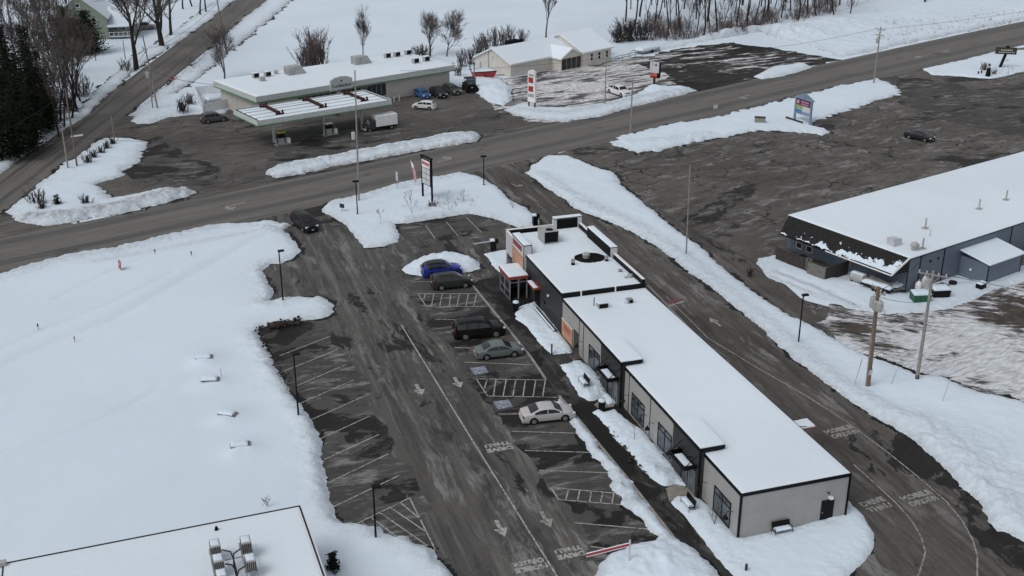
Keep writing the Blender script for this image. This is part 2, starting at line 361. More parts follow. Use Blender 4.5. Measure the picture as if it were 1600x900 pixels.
# ------------------------------------------------------------------ ground
def PL(pts): return [G(*p) for p in pts]
gb = MB(); n = 40
gx = np.linspace(-1500, 1500, n); gy = np.linspace(-300, 2700, n)
gb.add([(x, y, -0.012) for y in gy for x in gx], [(j*n+i, j*n+i+1, (j+1)*n+i+1, (j+1)*n+i) for j in range(n-1) for i in range(n-1)])
tag(gb.build('ground', M['snow']), 'open snow covered ground and fields', 'ground', kind='structure')
def sheet(name, px, z, m, label, jag=0):
    pts = [(p.x,p.y) for p in PL(px)]
    if jag:
        q = []
        for a, b in zip(pts, pts[1:]+pts[:1]):
            L = math.hypot(b[0]-a[0], b[1]-a[1]); k = max(1, min(120, int(L/0.5)))
            for j in range(k): q.append((a[0]+(b[0]-a[0])*j/k, a[1]+(b[1]-a[1])*j/k))
        X = np.array(q); dx = jag*fbm(X[:,0]*.25, X[:,1]*.25, 5, 5); dy = jag*fbm(X[:,0]*.25+40, X[:,1]*.25, 6, 5); pts = [(x+a, y+b) for (x, y), a, b in zip(q, dx, dy)]
    return tag(MB().sheet(pts, z).build(name, m), label, 'pavement', kind='structure')

sheet('parking_lot', [(380,332),(450,322),(520,312),(562,299),(700,266),(800,243),(870,232),(900,330),(960,395),(1000,440),(1080,520),(1160,600),(1200,640),(1000,1000),(650,1000),(400,1000),(380,560)], 0.004, M['lot'], 'wet salt streaked parking lot asphalt')
sheet('drive_lane', [(770,290),(790,247),(862,236),(1200,420),(1400,600),(1700,820),(1700,1000),(1330,1000),(1310,880),(1300,760),(1010,455),(1003,440),(900,345),(830,338)], 0.008, M['drive'], 'drive through lane curving round the strip building')
sheet('plaza_lot', [(852,246),(957,214),(1050,188),(1222,152),(1370,118),(1432,99),(1600,74),(1900,40),(1950,120),(1900,300),(1600,420),(1350,420),(1215,415),(1200,440),(1260,470),(1320,486),(1335,525),(1280,530),(1150,480),(1050,380)], 0.006, M['plaza'], 'cracked grey brown asphalt of the plaza lot')
sheet('station_lot', [(60,330),(95,262),(150,205),(197,178),(225,186),(300,176),(320,170),(365,158),(420,120),(650,108),(705,132),(745,143),(790,168),(850,186),(905,192),(700,242),(470,290),(300,325)], 0.004, M['gaslot'], 'stained asphalt apron of the fuel station')
sheet('hall_lot', [(770,172),(745,140),(790,122),(830,120),(860,108),(905,106),(950,97),(1010,88),(1060,84),(1100,150),(900,198),(820,186)], 0.006, M['slush'], 'slush covered lot in front of the cream hall', 2.5)
sheet('dark_lot', [(1000,100),(1020,86),(1080,74),(1150,66),(1215,76),(1315,93),(1180,126),(1100,150),(1070,140),(1040,120)], 0.009, M['dark_slush'], 'wet black asphalt lot with slush streaks', 3.0)
sheet('dirt_yard', [(1270,510),(1300,478),(1390,466),(1450,468),(1520,452),(1590,425),(1700,390),(1900,400),(1900,720),(1700,690),(1600,650),(1500,620),(1400,590),(1330,555)], 0.010, M['mud'], 'rutted muddy snow yard with tyre tracks', 2.2)

sheet('stalls', [(398,515),(440,505),(505,512),(560,575),(600,660),(640,745),(690,870),(725,910),(690,930),(600,850),(520,830),(480,690)], 0.0065, M['stall'], 'wet dark stall bays along the open snow field', 1.6)
sheet('stalls', [(640,432),(735,440),(790,505),(860,594),(900,640),(960,720),(1060,850),(1000,900),(905,880),(890,815),(838,735),(800,690),(760,640),(735,590),(700,545),(672,500),(645,470)], 0.0065, M['stall'], 'wet dark stall bays along the shop kerb', 1.6)
sheet('stalls', [(625,352),(740,334),(800,352),(770,372),(690,376),(640,372)], 0.0065, M['stall'], 'wet dark stall bays under the sign verge', 1.2)
sheet('road_junction', [(-160,370),(-60,300),(0,262),(62,290),(40,322),(120,352),(0,386),(-160,440)], 0.0055, M['gaslot'], 'sanded asphalt where the side road meets the main road', 1.0)
sheet('wet_apron', [(405,262),(440,232),(505,205),(570,196),(640,200),(600,222),(520,240),(455,254)], 0.0065, M['stall'], 'wet dark stain round the fuel pumps', 2.0)
sheet('wet_apron', [(185,262),(225,235),(262,222),(300,245),(335,262),(325,292),(290,290),(240,282),(200,278)], 0.0065, M['stall'], 'dark meltwater fan beside the snow island', 2.0)
sheet('wet_apron', [(1400,122),(1440,122),(1520,140),(1600,130),(1700,170),(1600,215),(1480,190),(1400,160)], 0.0085, M['stall'], 'dark wet band across the plaza entrance', 2.0)
def fit_edge(px, ang, deg=4, ext=(-20, 20)):
    p = np.array([(q.x,q.y) for q in PL(px)]); a = np.array((math.cos(ang), math.sin(ang))); b = np.array((-a[1], a[0]))
    s = p@a; t = p@b; c = np.polyfit(s, t, deg); s0, s1 = s.min(), s.max()
    def ev(x):
        xc = np.clip(x, s0, s1); d = np.polyder(c); return np.polyval(c, xc)+np.polyval(d, xc)*(x-xc)
    return ev, s0, s1, a, b
def strip(name, up, lo, ang, z, m, label, ext, deg=3):
    eu, u0, u1, a, b = fit_edge(up, ang, deg); el, l0, l1, _, _ = fit_edge(lo, ang, deg)
    ss = np.arange(min(u0,l0)-ext[0], max(u1,l1)+ext[1], 2.0); nu = 9
    vs = []; uv = []
    for s in ss:
        for i in range(nu):
            f = i/(nu-1); t = el(s)*(1-f)+eu(s)*f; p = a*s+b*t; vs.append((p[0],p[1],z)); uv.append((f, s))
    fs = [(j*nu+i, (j+1)*nu+i, (j+1)*nu+i+1, j*nu+i+1) for j in range(len(ss)-1) for i in range(nu-1)]
    o = MB().add(vs, fs).build(name, m); ul = o.data.uv_layers.new(name='UVMap')
    for lp in o.data.loops: ul.data[lp.index].uv = uv[lp.vertex_index]
    return tag(o, label, 'road', kind='structure'), (eu, el, a, b)
strip('side_road', [(-30,283),(0,266),(55,228),(94,203),(130,183),(212,108),(300,51),(350,13),(385,-15)], [(9,334),(59,291),(94,262),(125,241),(160,210),(197,180),(250,140),(312,92),(375,32),(420,0)], math.radians(100), 0.008, M['sroad'], 'sanded side road climbing away past the house', (40, 80), 2)
_, MR = strip('main_road', [(0,378),(69,357),(125,349),(187,336),(244,325),(300,312),(415,284),(467,274),(530,259),(655,237),(750,218),(880,193),(937,184),(1000,168),(1090,145),(1180,122),(1266,103),(1310,92),(1400,75),(1600,34)],
      [(0,432),(80,410),(175,393),(260,370),(345,352),(430,341),(500,327),(562,308),(625,289),(720,272),(820,250),(857,243),(957,222),(1050,195),(1119,184),(1222,158),(1308,137),(1370,124),(1442,106),(1560,80),(1600,70)], math.radians(41), 0.014, M['mroad'], 'two lane main road with darker wheel tracks', (60, 160))

# ------------------------------------------------------------------ snow relief
def resample(poly, step, closed=True):
    P = [np.array(p[:2]) for p in poly]; out = []
    m = len(P) if closed else len(P)-1
    for i in range(m):
        a, b = P[i], P[(i+1)%len(P)]; k = max(1, int(np.linalg.norm(b-a)/step))
        for j in range(k): out.append(a+(b-a)*j/k)
    if not closed: out.append(P[-1])
    return np.array(out)
def seg_dist(X, Y, poly, closed=True):
    P = np.array([(p[0],p[1]) for p in poly]); Q = np.roll(P, -1, 0)
    if not closed: P, Q = P[:-1], Q[:-1]
    best = np.full(X.shape, 1e9); par = np.zeros(X.shape, bool)
    for a, b in zip(P, Q):
        d = b-a; L = d@d
        if L < 1e-12: continue
        t = np.clip(((X-a[0])*d[0]+(Y-a[1])*d[1])/L, 0, 1)
        best = np.minimum(best, (X-a[0]-t*d[0])**2+(Y-a[1]-t*d[1])**2)
        c = ((a[1] > Y) != (b[1] > Y)); xi = a[0]+(Y-a[1])*d[0]/(d[1] if abs(d[1]) > 1e-12 else 1e-12)
        par ^= c & (X < xi)
    return np.sqrt(best), par
def snow(name, px, res, h=0.25, ew=0.7, jag=0.35, lump=0.05, berms=(), tracks=(), mounds=(), grime=0.0, gw=1.2, label='', cat='snow', seed=1, kind='structure', clip=None, jf=0.35, base=0.0, melt=0.7):
    poly = [(p.x,p.y) for p in PL(px)]
    A = np.array(poly); x0, y0 = A.min(0)-1.5; x1, y1 = A.max(0)+1.5
    if clip: x0, y0, x1, y1 = max(x0,clip[0]), max(y0,clip[1]), min(x1,clip[2]), min(y1,clip[3])
    xs = np.arange(x0, x1, res); ys = np.arange(y0, y1, res); X, Y = np.meshgrid(xs, ys)
    D, inside = seg_dist(X, Y, poly); D = np.where(inside, D, -D)
    D = D+jag*fbm(X*jf, Y*jf, seed, 5)+min(jag*0.75,0.35)*fbm(X*1.5, Y*1.5, seed+9, 4)
    Z = np.where(D > 0, h*(1-np.exp(-np.maximum(D,0)/ew)), D*0.35)
    soft = np.clip(D/0.8, 0, 1)
    Z = Z+soft*lump*(fbm(X*0.5, Y*0.5, seed+20, 5)*1.6+0.6*fbm(X*1.9, Y*1.9, seed+30, 3))
    GR = min(1,grime*1.7)*np.exp(-np.maximum(D,0)/gw)
    CH = np.zeros(X.shape)
    for pts, wd, bh, rg in berms:
        d, _ = seg_dist(X, Y, PL(pts), closed=False)
        k = np.exp(-(d/wd)**2)
        CH = np.maximum(CH, k)
        Z = Z+soft*k*bh*0.8*(0.7+0.7*fbm(X*0.8, Y*0.8, seed+40, 5))+soft*k*(0.12+rg*0.35)*np.abs(fbm(X*2.4, Y*2.4, seed+50, 4))
        GR = np.maximum(GR, rg*k*0.95)
    for pts, wd, dp, gr in tracks:
        d, _ = seg_dist(X, Y, PL(pts), closed=False); k = np.exp(-(d/wd)**2)
        Z = Z-soft*k*dp; GR = np.maximum(GR, gr*k)
    Z = Z+soft*np.exp(-np.maximum(D,0)/1.3)*0.26*np.abs(fbm(X*1.9, Y*1.9, seed+11, 5))*min(1,h/0.4)
    for mx, my, r, mh in mounds:
        g = G(mx, my); d = np.hypot(X-g.x, Y-g.y)/r; k = np.exp(-d**2)
        Z = Z+soft*mh*k*(0.85+0.35*fbm(X*0.9, Y*0.9, seed+60, 4))
    Z = Z+base
    ny, nx = X.shape
    keep = (np.maximum(np.maximum(Z[:-1,:-1], Z[1:,:-1]), np.maximum(Z[:-1,1:], Z[1:,1:])) > -0.03)
    jj, ii = np.nonzero(keep)
    q = np.stack([jj*nx+ii, jj*nx+ii+1, (jj+1)*nx+ii+1, (jj+1)*nx+ii], 1)
    used = np.unique(q); remap = np.full(nx*ny, -1); remap[used] = np.arange(len(used)); q = remap[q]
    co = np.stack([X.ravel()[used], Y.ravel()[used], Z.ravel()[used]], 1)
    me = bpy.data.meshes.new(name); me.from_pydata(co.tolist(), [], q.tolist()); me.update()
    if melt:
        W_ = 0.20+(0.18 if melt >= 1 else 0)+melt*(1.0*fbm(X*0.35, Y*0.35, seed+70, 4)+0.35*fbm(X*1.4, Y*1.4, seed+80, 3))
        mk_ = (D > -W_) & (D < 0.6); mq = mk_[:-1,:-1] & mk_[1:,:-1] & mk_[:-1,1:] & mk_[1:,1:]
        jj, ii = np.nonzero(mq); q2 = np.stack([jj*nx+ii, jj*nx+ii+1, (jj+1)*nx+ii+1, (jj+1)*nx+ii], 1); u2 = np.unique(q2)
        if len(u2):
            rm = np.full(nx*ny, -1); rm[u2] = np.arange(len(u2)); mm = bpy.data.meshes.new('melt_edge')
            mm.from_pydata(np.stack([X.ravel()[u2], Y.ravel()[u2], np.full(len(u2), 0.0152)], 1).tolist(), [], rm[q2].tolist()); mm.update(); mm.materials.append(M['melt'])
            mo = bpy.data.objects.new('melt_edge', mm); COL.objects.link(mo); tag(mo, 'dark wet margin of melting snow', 'pavement', kind='structure')
    ck = np.clip(0.9*np.exp(-np.maximum(D,0)/1.4)+CH, 0, 1); ac_ = me.attributes.new('chunk', 'FLOAT', 'POINT'); ac_.data.foreach_set('value', ck.ravel()[used].astype(np.float32))
    at = me.attributes.new('grime', 'FLOAT', 'POINT'); at.data.foreach_set('value', np.clip(GR.ravel()[used], 0, 1).astype(np.float32))
    me.polygons.foreach_set('use_smooth', [True]*len(me.polygons))
    me.materials.append(M['snow']); o = bpy.data.objects.new(name, me); COL.objects.link(o)
    return tag(o, label, cat, kind=kind)

snow('snow_field', [(-120,470),(0,430),(40,418),(80,407),(130,395),(175,390),(220,378),(260,368),(300,360),(345,350),(390,347),(430,351),(450,364),(464,383),(467,392),(456,405),(440,412),(424,413),(411,423),(419,441),(430,457),(412,474),(440,470),(480,465),(510,466),(524,476),(522,488),(500,498),(470,503),(440,510),(412,512),(404,520),(428,569),(447,606),(470,634),(489,662),(500,695),(510,741),(526,807),(533,820),(591,825),(601,837),(633,839),(652,853),(680,860),(699,886),(713,905),(740,990),(400,1010),(-150,1010)], 0.25, h=0.40, ew=0.7, jag=0.45, lump=0.016,
     berms=[([(0,432),(80,410),(175,394),(260,372),(345,354),(400,352),(440,362)], 2.2, 0.35, 0.35), ([(418,480),(460,474),(515,474)], 1.6, 0.45, 0.2), ([(415,420),(423,445),(428,462)], 1.3, 0.25, 0.5), ([(398,530),(425,575),(455,625),(480,660),(497,705),(515,790),(525,815)], 1.3, 0.35, 0.15), ([(560,832),(640,850),(690,885)], 1.8, 0.6, 0.15)],
     tracks=[([(0,575),(90,535),(180,500),(260,455),(330,415),(400,375),(440,362)], 0.9, 0.16, 0.10), ([(0,550),(80,515),(170,480),(270,430)], 0.5, 0.10, 0.05), ([(0,710),(60,695),(130,672),(200,640),(250,612)], 0.35, 0.10, 0.05), ([(90,470),(170,430),(240,400)], 0.5, 0.08, 0.04), ([(150,412),(260,392),(360,372),(430,358)], 0.8, 0.05, 0.28)],
     mounds=[(320,570,1.6,0.5),(330,605,1.6,0.4),(358,658,1.6,0.45),(378,708,1.6,0.45)], grime=0.25, label='wide open snow field beside the parking lot', seed=1, melt=1.0, clip=(-75,52,5,140))
snow('snow_island', [(9,334),(19,322),(59,291),(94,262),(125,241),(153,220),(175,215),(206,217),(228,222),(225,234),(216,253),(191,267),(194,275),(150,289),(166,300),(172,311),(219,303),(259,294),(294,298),(303,301),(290,309),(244,322),(187,334),(125,345),(69,353),(31,347)], 0.25, h=0.45, ew=0.8, jag=0.9, lump=0.07,
     berms=[([(40,345),(100,342),(180,328),(240,312),(295,301)], 1.7, 0.75, 0.75)], grime=0.35, gw=0.9, label='triangular snow island between two roads', seed=2, jf=0.6, melt=1.3)
snow('snow_median', [(415,271),(430,260),(460,254),(520,245),(555,236),(605,227),(655,219),(687,210),(730,207),(750,212),(745,221),(655,236),(580,250),(530,258),(467,273),(430,279)], 0.25, h=0.55, ew=0.6, jag=0.5, lump=0.12,
     berms=[([(430,270),(520,252),(600,238),(660,226),(740,214)], 1.5, 0.55, 0.5)], grime=0.7, gw=0.7, label='long ploughed snow bank along the fuel station', seed=3, jf=0.9, melt=1.2)
snow('snow_verge', [(502,330),(517,315),(562,306),(625,287),(695,275),(720,271),(750,276),(775,292),(800,314),(822,326),(840,343),(842,352),(812,356),(785,347),(770,341),(732,334),(675,343),(637,350),(617,350),(624,366),(622,378),(600,385),(570,388),(560,375),(540,352),(517,337)], 0.22, h=0.42, ew=0.6, jag=0.3, lump=0.05,
     berms=[([(515,322),(562,310),(625,292),(720,276)], 1.5, 0.25, 0.25), ([(640,346),(700,338),(760,340)], 1.0, 0.15, 0.35)], tracks=[([(560,330),(640,305),(740,285)], 0.8, 0.06, 0.1), ([(650,320),(690,322),(720,318)], 1.2, 0.0, 0.12)], grime=0.3, gw=0.6, label='snow verge under the tall tenant sign', seed=4, melt=1.0)
snow('snow_pile', [(629,421),(640,413),(662,408),(690,403),(712,402),(735,404),(748,411),(752,419),(735,425),(700,430),(660,431),(632,427)], 0.15, h=0.75, ew=0.9, jag=0.4, lump=0.12, mounds=[(690,410,2.0,0.75),(728,411,1.4,0.5),(660,416,1.6,0.3)], grime=0.1, label='long ploughed heap of snow behind the bright blue car', cat='snow pile', kind=None, seed=5)
snow('snow_bed', [(756,397),(786,391),(815,394),(815,445),(790,430),(780,424),(768,412)], 0.15, h=0.28, ew=0.4, jag=0.2, label='small snow bed at the shop corner', seed=6)
snow('snow_bed', [(829,474),(812,480),(804,491),(806,499),(818,508),(840,534),(860,558),(885,554),(896,552),(893,545),(876,520),(850,488),(838,470)], 0.13, h=0.40, ew=0.35, jag=0.2, lump=0.07, tracks=[([(836,476),(856,500),(876,524)], 0.25, 0.3, 0.2)], label='snow bed along the charcoal wall', seed=7)
snow('snow_bed', [(872,572),(906,564),(922,575),(965,630),(950,636),(942,624),(920,630),(906,622),(902,614),(886,592)], 0.13, h=0.42, ew=0.35, jag=0.28, lump=0.06, berms=[([(905,615),(925,625),(945,618)], 0.9, 0.3, 0.1)], label='snow bed with a bench by the first awning', seed=8, jf=0.8)
snow('snow_bed', [(926,645),(934,640),(945,645),(960,641),(1005,676),(1064,742),(1075,764),(1055,760),(1038,764),(1012,748),(985,715),(960,688),(940,662)], 0.13, h=0.42, ew=0.35, jag=0.25, lump=0.06, berms=[([(1020,745),(1045,755)], 1.0, 0.3, 0.1)], label='snow bed with a sapling between the awnings', seed=9, jf=0.8)
snow('snow_apron', [(1047,786),(1058,777),(1078,774),(1100,784),(1156,840),(1250,820),(1321,795),(1326,783),(1349,807),(1364,835),(1366,856),(1352,878),(1331,896),(1310,930),(1240,1000),(1170,990),(1150,910),(1128,884),(1109,861),(1090,840),(1070,814)], 0.15, h=0.42, ew=0.4, jag=0.18, lump=0.04, grime=0.15, gw=0.4, label='snow apron round the near end of the strip building', seed=10)
snow('snow_strip', [(874,622),(898,648),(924,680),(960,722),(1000,772),(1030,812),(1060,850),(1085,858),(1108,878),(1125,900),(1150,950),(1120,1010),(900,1010),(922,930),(929,900),(933,884),(953,868),(985,855),(1025,847),(1028,838),(1011,827),(990,801),(973,789),(972,776),(956,766),(953,742),(939,724),(924,714),(904,680),(890,655),(866,632)], 0.14, h=0.45, ew=0.45, jag=0.35, lump=0.10, mounds=[(1030,890,3.2,0.7),(985,895,2.5,0.3)], berms=[([(955,760),(985,790)], 0.8, 0.3, 0.4)], grime=0.25, gw=0.5, label='snow bank along the kerb of the parking stalls', seed=11, jf=0.8)
snow('snow_bank', [(820,270),(830,260),(857,243),(895,245),(925,260),(960,270),(972,290),(1015,325),(1067,367),(1100,390),(1132,422),(1160,445),(1223,487),(1287,518),(1330,548),(1407,575),(1433,586),(1473,590),(1513,608),(1600,628),(1750,680),(1780,960),(1660,905),(1600,846),(1567,830),(1558,834),(1537,794),(1505,766),(1480,735),(1458,713),(1418,682),(1365,651),(1324,626),(1287,597),(1220,541),(1180,507),(1100,442),(1062,415),(1037,392),(987,362),(937,342),(900,325),(865,300),(832,278)], 0.22, h=0.38, ew=0.6, jag=0.4, lump=0.07,
     berms=[([(840,275),(900,315),(990,355),(1065,405),(1180,500),(1290,590),(1420,670)], 1.4, 0.22, 0.22), ([(1420,670),(1480,720),(1540,780),(1580,815),(1640,850)], 2.6, 0.5, 0.2), ([(1500,700),(1580,760),(1700,820)], 4.0, 0.25, 0.12)], tracks=[([(1180,445),(1230,480),(1290,520)], 0.7, 0.1, 0.15)], grime=0.3, gw=0.5, label='long snow bank between drive lane and plaza', seed=12, melt=1.1)
snow('snow_verge', [(957,222),(975,213),(1000,207),(1050,194),(1119,183),(1222,157),(1308,136),(1370,123),(1401,136),(1407,148),(1376,155),(1342,168),(1291,182),(1268,193),(1297,208),(1284,211),(1232,206),(1177,204),(1136,213),(1084,223),(1032,236),(997,239),(962,228)], 0.22, h=0.36, ew=0.7, jag=1.3, lump=0.06, berms=[([(985,225),(1040,222),(1100,212)], 1.5, 0.4, 0.1)], grime=0.25, gw=0.6, label='snow verge under the blue gabled plaza sign', seed=13, jf=0.9, melt=1.1)
snow('snow_verge', [(1442,108),(1480,100),(1559,81),(1600,78),(1700,72),(1700,100),(1600,110),(1579,117),(1548,124),(1497,119),(1456,117)], 0.3, h=0.4, ew=0.7, jag=0.6, label='snow verge under the slanted black sign', seed=14, clip=(60,150,140,290))
snow('snow_verge', [(787,172),(812,162),(850,168),(900,169),(950,160),(987,150),(1005,142),(1022,135),(1035,137),(1065,135),(1090,142),(1062,150),(1000,165),(937,182),(880,191),(837,187),(807,181)], 0.25, h=0.5, ew=0.7, jag=0.5, lump=0.10, berms=[([(810,175),(880,182),(990,158),(1080,142)], 1.6, 0.3, 0.35)], mounds=[(1018,142,2.5,0.9)], grime=0.5, gw=0.7, label='ploughed snow bank in front of the slushy lot', seed=15)
snow('snow_pile', [(700,120),(750,122),(782,124),(800,140),(796,160),(788,166),(762,160),(748,147),(725,136)], 0.25, h=0.5, ew=0.8, jag=0.4, lump=0.12, mounds=[(765,145,3.5,1.3),(750,128,3,0.6)], grime=0.1, label='ploughed snow heap beside the cream hall', cat='snow pile', kind=None, seed=16)
snow('snow_pile', [(1178,120),(1203,107),(1256,100),(1268,106),(1222,120),(1190,124)], 0.3, h=0.8, ew=0.9, jag=0.4, lump=0.12, grime=0.15, label='low isolated snow heap on the wet black lot', cat='snow pile', kind=None, seed=17)
snow('snow_bank', [(960,95),(1000,85),(1080,68),(1150,56),(1190,48),(1215,60),(1255,68),(1315,90),(1400,72),(1600,30),(1700,10),(1700,-20),(1400,-20),(1330,12),(1240,30),(1130,52),(1000,74)], 0.5, h=0.35, ew=1.2, jag=1.2, lump=0.18, mounds=[(1195,58,9,2.2),(1150,62,7,1.2),(1255,55,8,1.4),(1310,40,10,1.6)], berms=[([(1330,86),(1450,62),(1600,30)], 1.8, 0.4, 0.3)], grime=0.3, label='snow banks beside the far woods', seed=18, clip=(20,215,190,360))
snow('snow_bank', [(203,190),(230,165),(250,150),(320,138),(362,148),(362,166),(345,182),(320,178),(290,180),(262,184),(235,193),(213,194)], 0.3, h=0.4, ew=0.8, jag=0.5, lump=0.12, grime=0.25, label='snow bank beside the white enclosure', seed=19)
snow('snow_bank', [(-60,318),(0,272),(55,232),(96,205),(132,183),(128,176),(90,192),(50,222),(0,252),(-60,300)], 0.35, h=0.6, ew=0.8, jag=0.5, lump=0.15, grime=0.45, gw=0.8, label='grey snow bank along the side road by the firs', seed=20)
snow('snow_apron', [(1180,411),(1190,404),(1214,399),(1300,430),(1413,458),(1500,440),(1600,415),(1680,400),(1680,425),(1600,441),(1527,464),(1487,482),(1420,490),(1380,490),(1330,483),(1255,457),(1207,437)], 0.22, h=0.22, ew=0.5, jag=0.5, lump=0.05, tracks=[([(1215,425),(1290,455),(1340,478)], 0.5, 0.2, 0.5), ([(1205,432),(1270,458)], 0.4, 0.15, 0.4)], grime=0.2, label='snow apron behind the blue metal building', seed=21, melt=0)

snow('snow_bank', [(200,181),(250,141),(312,93),(375,33),(410,6),(440,-20),(480,-20),(440,14),(400,48),(335,102),(268,152),(222,186)], 0.35, h=0.3, ew=0.8, jag=0.9, lump=0.12, grime=0.7, gw=0.9, label='grey ploughed edge on the right of the side road', seed=22, melt=1.5)
snow('snow_bank', [(133,183),(212,108),(300,51),(351,13),(386,-16),(360,-20),(328,8),(282,42),(196,98),(122,172)], 0.35, h=0.3, ew=0.8, jag=0.9, lump=0.12, grime=0.6, gw=0.7, label='grey ploughed edge on the lawn side of the side road', seed=23, melt=1.5)
snow('snow_bank', [(-20,440),(0,431),(80,409),(175,393),(260,370),(345,353),(420,346),(455,352),(440,362),(345,366),(260,384),(175,407),(80,424),(0,448)], 0.25, h=0.5, ew=0.6, jag=0.7, lump=0.12, grime=0.5, gw=0.6, label='ploughed snow ridge along the main road by the open field', seed=24, jf=0.6)
# ------------------------------------------------------------------ kerbs, walk, painted marks
def kerb(px, wd, ht, name='kerb', label='raised concrete kerb', m=None):
    p = [G(*q) for q in px]; mb = MB()
    for a, b in zip(p[:-1], p[1:]): mb.bar((a.x,a.y,ht/2), (b.x,b.y,ht/2), wd, ht)
    return tag(mb.build(name, m or M['conc']), label, 'kerb', kind='structure')
kerb([(737,445),(785,504),(830,560),(853,594)], 0.2, 0.15)
kerb([(874,620),(924,681),(985,755),(1060,851)], 0.2, 0.15)
kerb([(1012,447),(1100,538),(1200,637),(1262,698),(1325,765)], 0.2, 0.13)
tag(MB().prism([(p.x,p.y) for p in PL([(739,445),(787,504),(832,560),(855,594),(876,620),(926,681),(987,755),(1062,851),(1112,878),(1150,930),(1180,930),(1100,780),(1040,715),(960,636),(890,560),(838,478),(815,446),(775,434),(750,438)])], -0.05, 0.10).build('sidewalk', M['walk']), 'wet dark sidewalk in front of the shops', 'sidewalk', kind='structure')
tag(MB().sheet([(p.x,p.y) for p in PL([(1040,765),(1055,758),(1080,766),(1086,778),(1062,776),(1046,786)])], 0.112).build('entry_pad', M['sand']), 'pale concrete pad at the second awning', 'pavement', kind='structure')
tag(MB().sheet([(p.x,p.y) for p in PL([(928,634),(942,624),(962,632),(958,637),(936,641)])], 0.112).build('entry_pad', M['conc']), 'pale concrete pad at the first awning', 'pavement', kind='structure')
mk = MB(); fk = MB(); rk = MB(); fl = MB()
def line(px0, px1, wd=0.11, z=0.016, mb=None):
    a = G(*px0); b = G(*px1); d = (b-a); 
    if d.length < 1e-5: return
    d.normalize(); q = Vector((-d.y, d.x, 0))*wd/2
    (mb or mk).quad(*(Vector((p.x,p.y,z)) for p in (a-q, b-q, b+q, a+q)))
for s in [((437,556),(517,525)),((444,580),(528,546)),((461,604),(540,570)),((470,630),(552,594)),((486,656),(565,621)),((498,687),(578,650)),((507,718),(592,679)),((512,755),(607,709)),((521,792),(624,743)),
          ((554,820),(640,778)),((640,778),(680,859)),((565,816),(579,826)),((579,808),(619,838)),((595,802),(668,853)),((610,793),(664,830)),((625,785),(659,813)),
          ((640,441),(672,440)),((653,459),(746,459)),((666,479),(760,479)),((653,459),(666,479)),((681,499),(776,501)),((695,519),(708,520)),((710,543),(744,544)),((726,566),(832,570)),((744,592),(854,594)),((762,619),(874,621)),((744,592),(762,619)),
          ((778,647),(812,647)),((800,674),(900,677)),((820,704),(921,707)),((842,735),(953,739)),((861,762),(976,772)),((873,781),(975,789)),((861,762),(873,781)),((898,817),(1013,827)),((923,854),(952,858)),
          ((640,357),(678,374)),((665,352),(680,373)),((697,346),(716,369)),((729,340),(752,363))]: 
    if s != ((640,357),(678,374)): line(*s)
for t, b in (((665,459),(662,468)),((678,459),(674,479)),((691,459),(687,479)),((704,459),(702,479)),((718,459),(714,479)),((732,459),(728,479)),((745,459),(740,479)),
             ((761,593),(757,607)),((775,593),(771,619)),((791,593),(786,619)),((806,593),(801,620)),((821,594),(817,620)),((837,594),(833,620)),((852,594),(848,620)),
             ((870,764),(878,766)),((888,765),(884,782)),((906,766),(902,784)),((924,768),(921,785)),((942,770),(938,786)),((959,771),(956,787)),((975,772),(973,789))): line(t, b)
for p in ([(627,508),(733,680),(870,900),(900,950)],):
    for a, b in zip(p[:-1], p[1:]): line(a, b, 0.13)
for p in ([(1040,462),(1106,528),(1180,573),(1262,620),(1324,660),(1387,707),(1433,744),(1480,785),(1505,816),(1520,844),(1527,869),(1527,910)], [(1334,726),(1362,751),(1399,785),(1424,813),(1439,838),(1446,863),(1436,897),(1425,915)]):
    for a, b in zip(p[:-1], p[1:]): line(a, b, 0.12, 0.017, fl)
tag(fl.build('lane_lines', M['faint']), 'worn lane lines curving round the building', 'road marking', kind='structure')
tag(mk.build('road_markings', M['mark']), 'white stall, hatch and lane lines', 'road marking', kind='structure')
for dz, wdt, m_, nm in ((0, 0.55, rk, ''),): line((1043,473.5), (1064,467.5), 0.45, 0.019, rk)
tag(rk.build('red_marking', M['redmark']), 'red stripe painted on the drive lane', 'road marking', kind='structure')
line((1044,478), (1069,471), 0.25, 0.018, fk)
tag(fk.build('stop_line', M['mark']), 'white stripe beside the red one', 'road marking', kind='structure')
def arrow(px, py, ang, ln=1.9, m='mark', label='', turn=False):
    g = G(px, py); mb = MB(); h = ln/2
    if not turn:
        mb.add([(-h,-.17,0),(0,-.17,0),(0,.17,0),(-h,.17,0)], [(0,1,2,3)]); mb.add([(0,-.55,0),(h,0,0),(0,.55,0)], [(0,1,2)])
    else:
        mb.add([(-h,-.12,0),(h*.5,-.12,0),(h*.5,.12,0),(-h,.12,0)], [(0,1,2,3)]); mb.add([(h*.3,.12,0),(h*.55,.12,0),(h*.5,.6,0),(h*.2,.6,0)], [(0,1,2,3)])
        mb.add([(h*-.1,.55,0),(h*.8,.55,0),(h*.3,1.15,0)], [(0,1,2)])
    return tag(mb.build('lane_arrow', M[m], loc=(g.x,g.y,0.019), rz=ang), label, 'road marking', kind='structure')
LA = math.radians(107.8)
arrow(655,609,LA+math.pi,2.3,label='worn white arrow left of the lane line, upper'); arrow(715,598,LA+math.pi,2.3,label='worn white arrow near the blue stall sign'); arrow(782,826,LA+math.pi,2.3,label='bright white arrow nearest the camera'); arrow(853,812,LA+math.pi,2.3,'faint',label='faint white arrow right of the lane line'); arrow(1117,503,LA+0.05,2.4,'faint',label='faint arrow on the drive lane')
for i, (x, y) in enumerate(((362,321),(698,250),(1160,151),(1437,90),(1476,79))):
    arrow(x, y, math.radians(40) + (math.pi if i % 2 == 0 else 0), 4.2, 'faint', 'worn turn arrow on the main road', True).scale = (1,1.5,1)
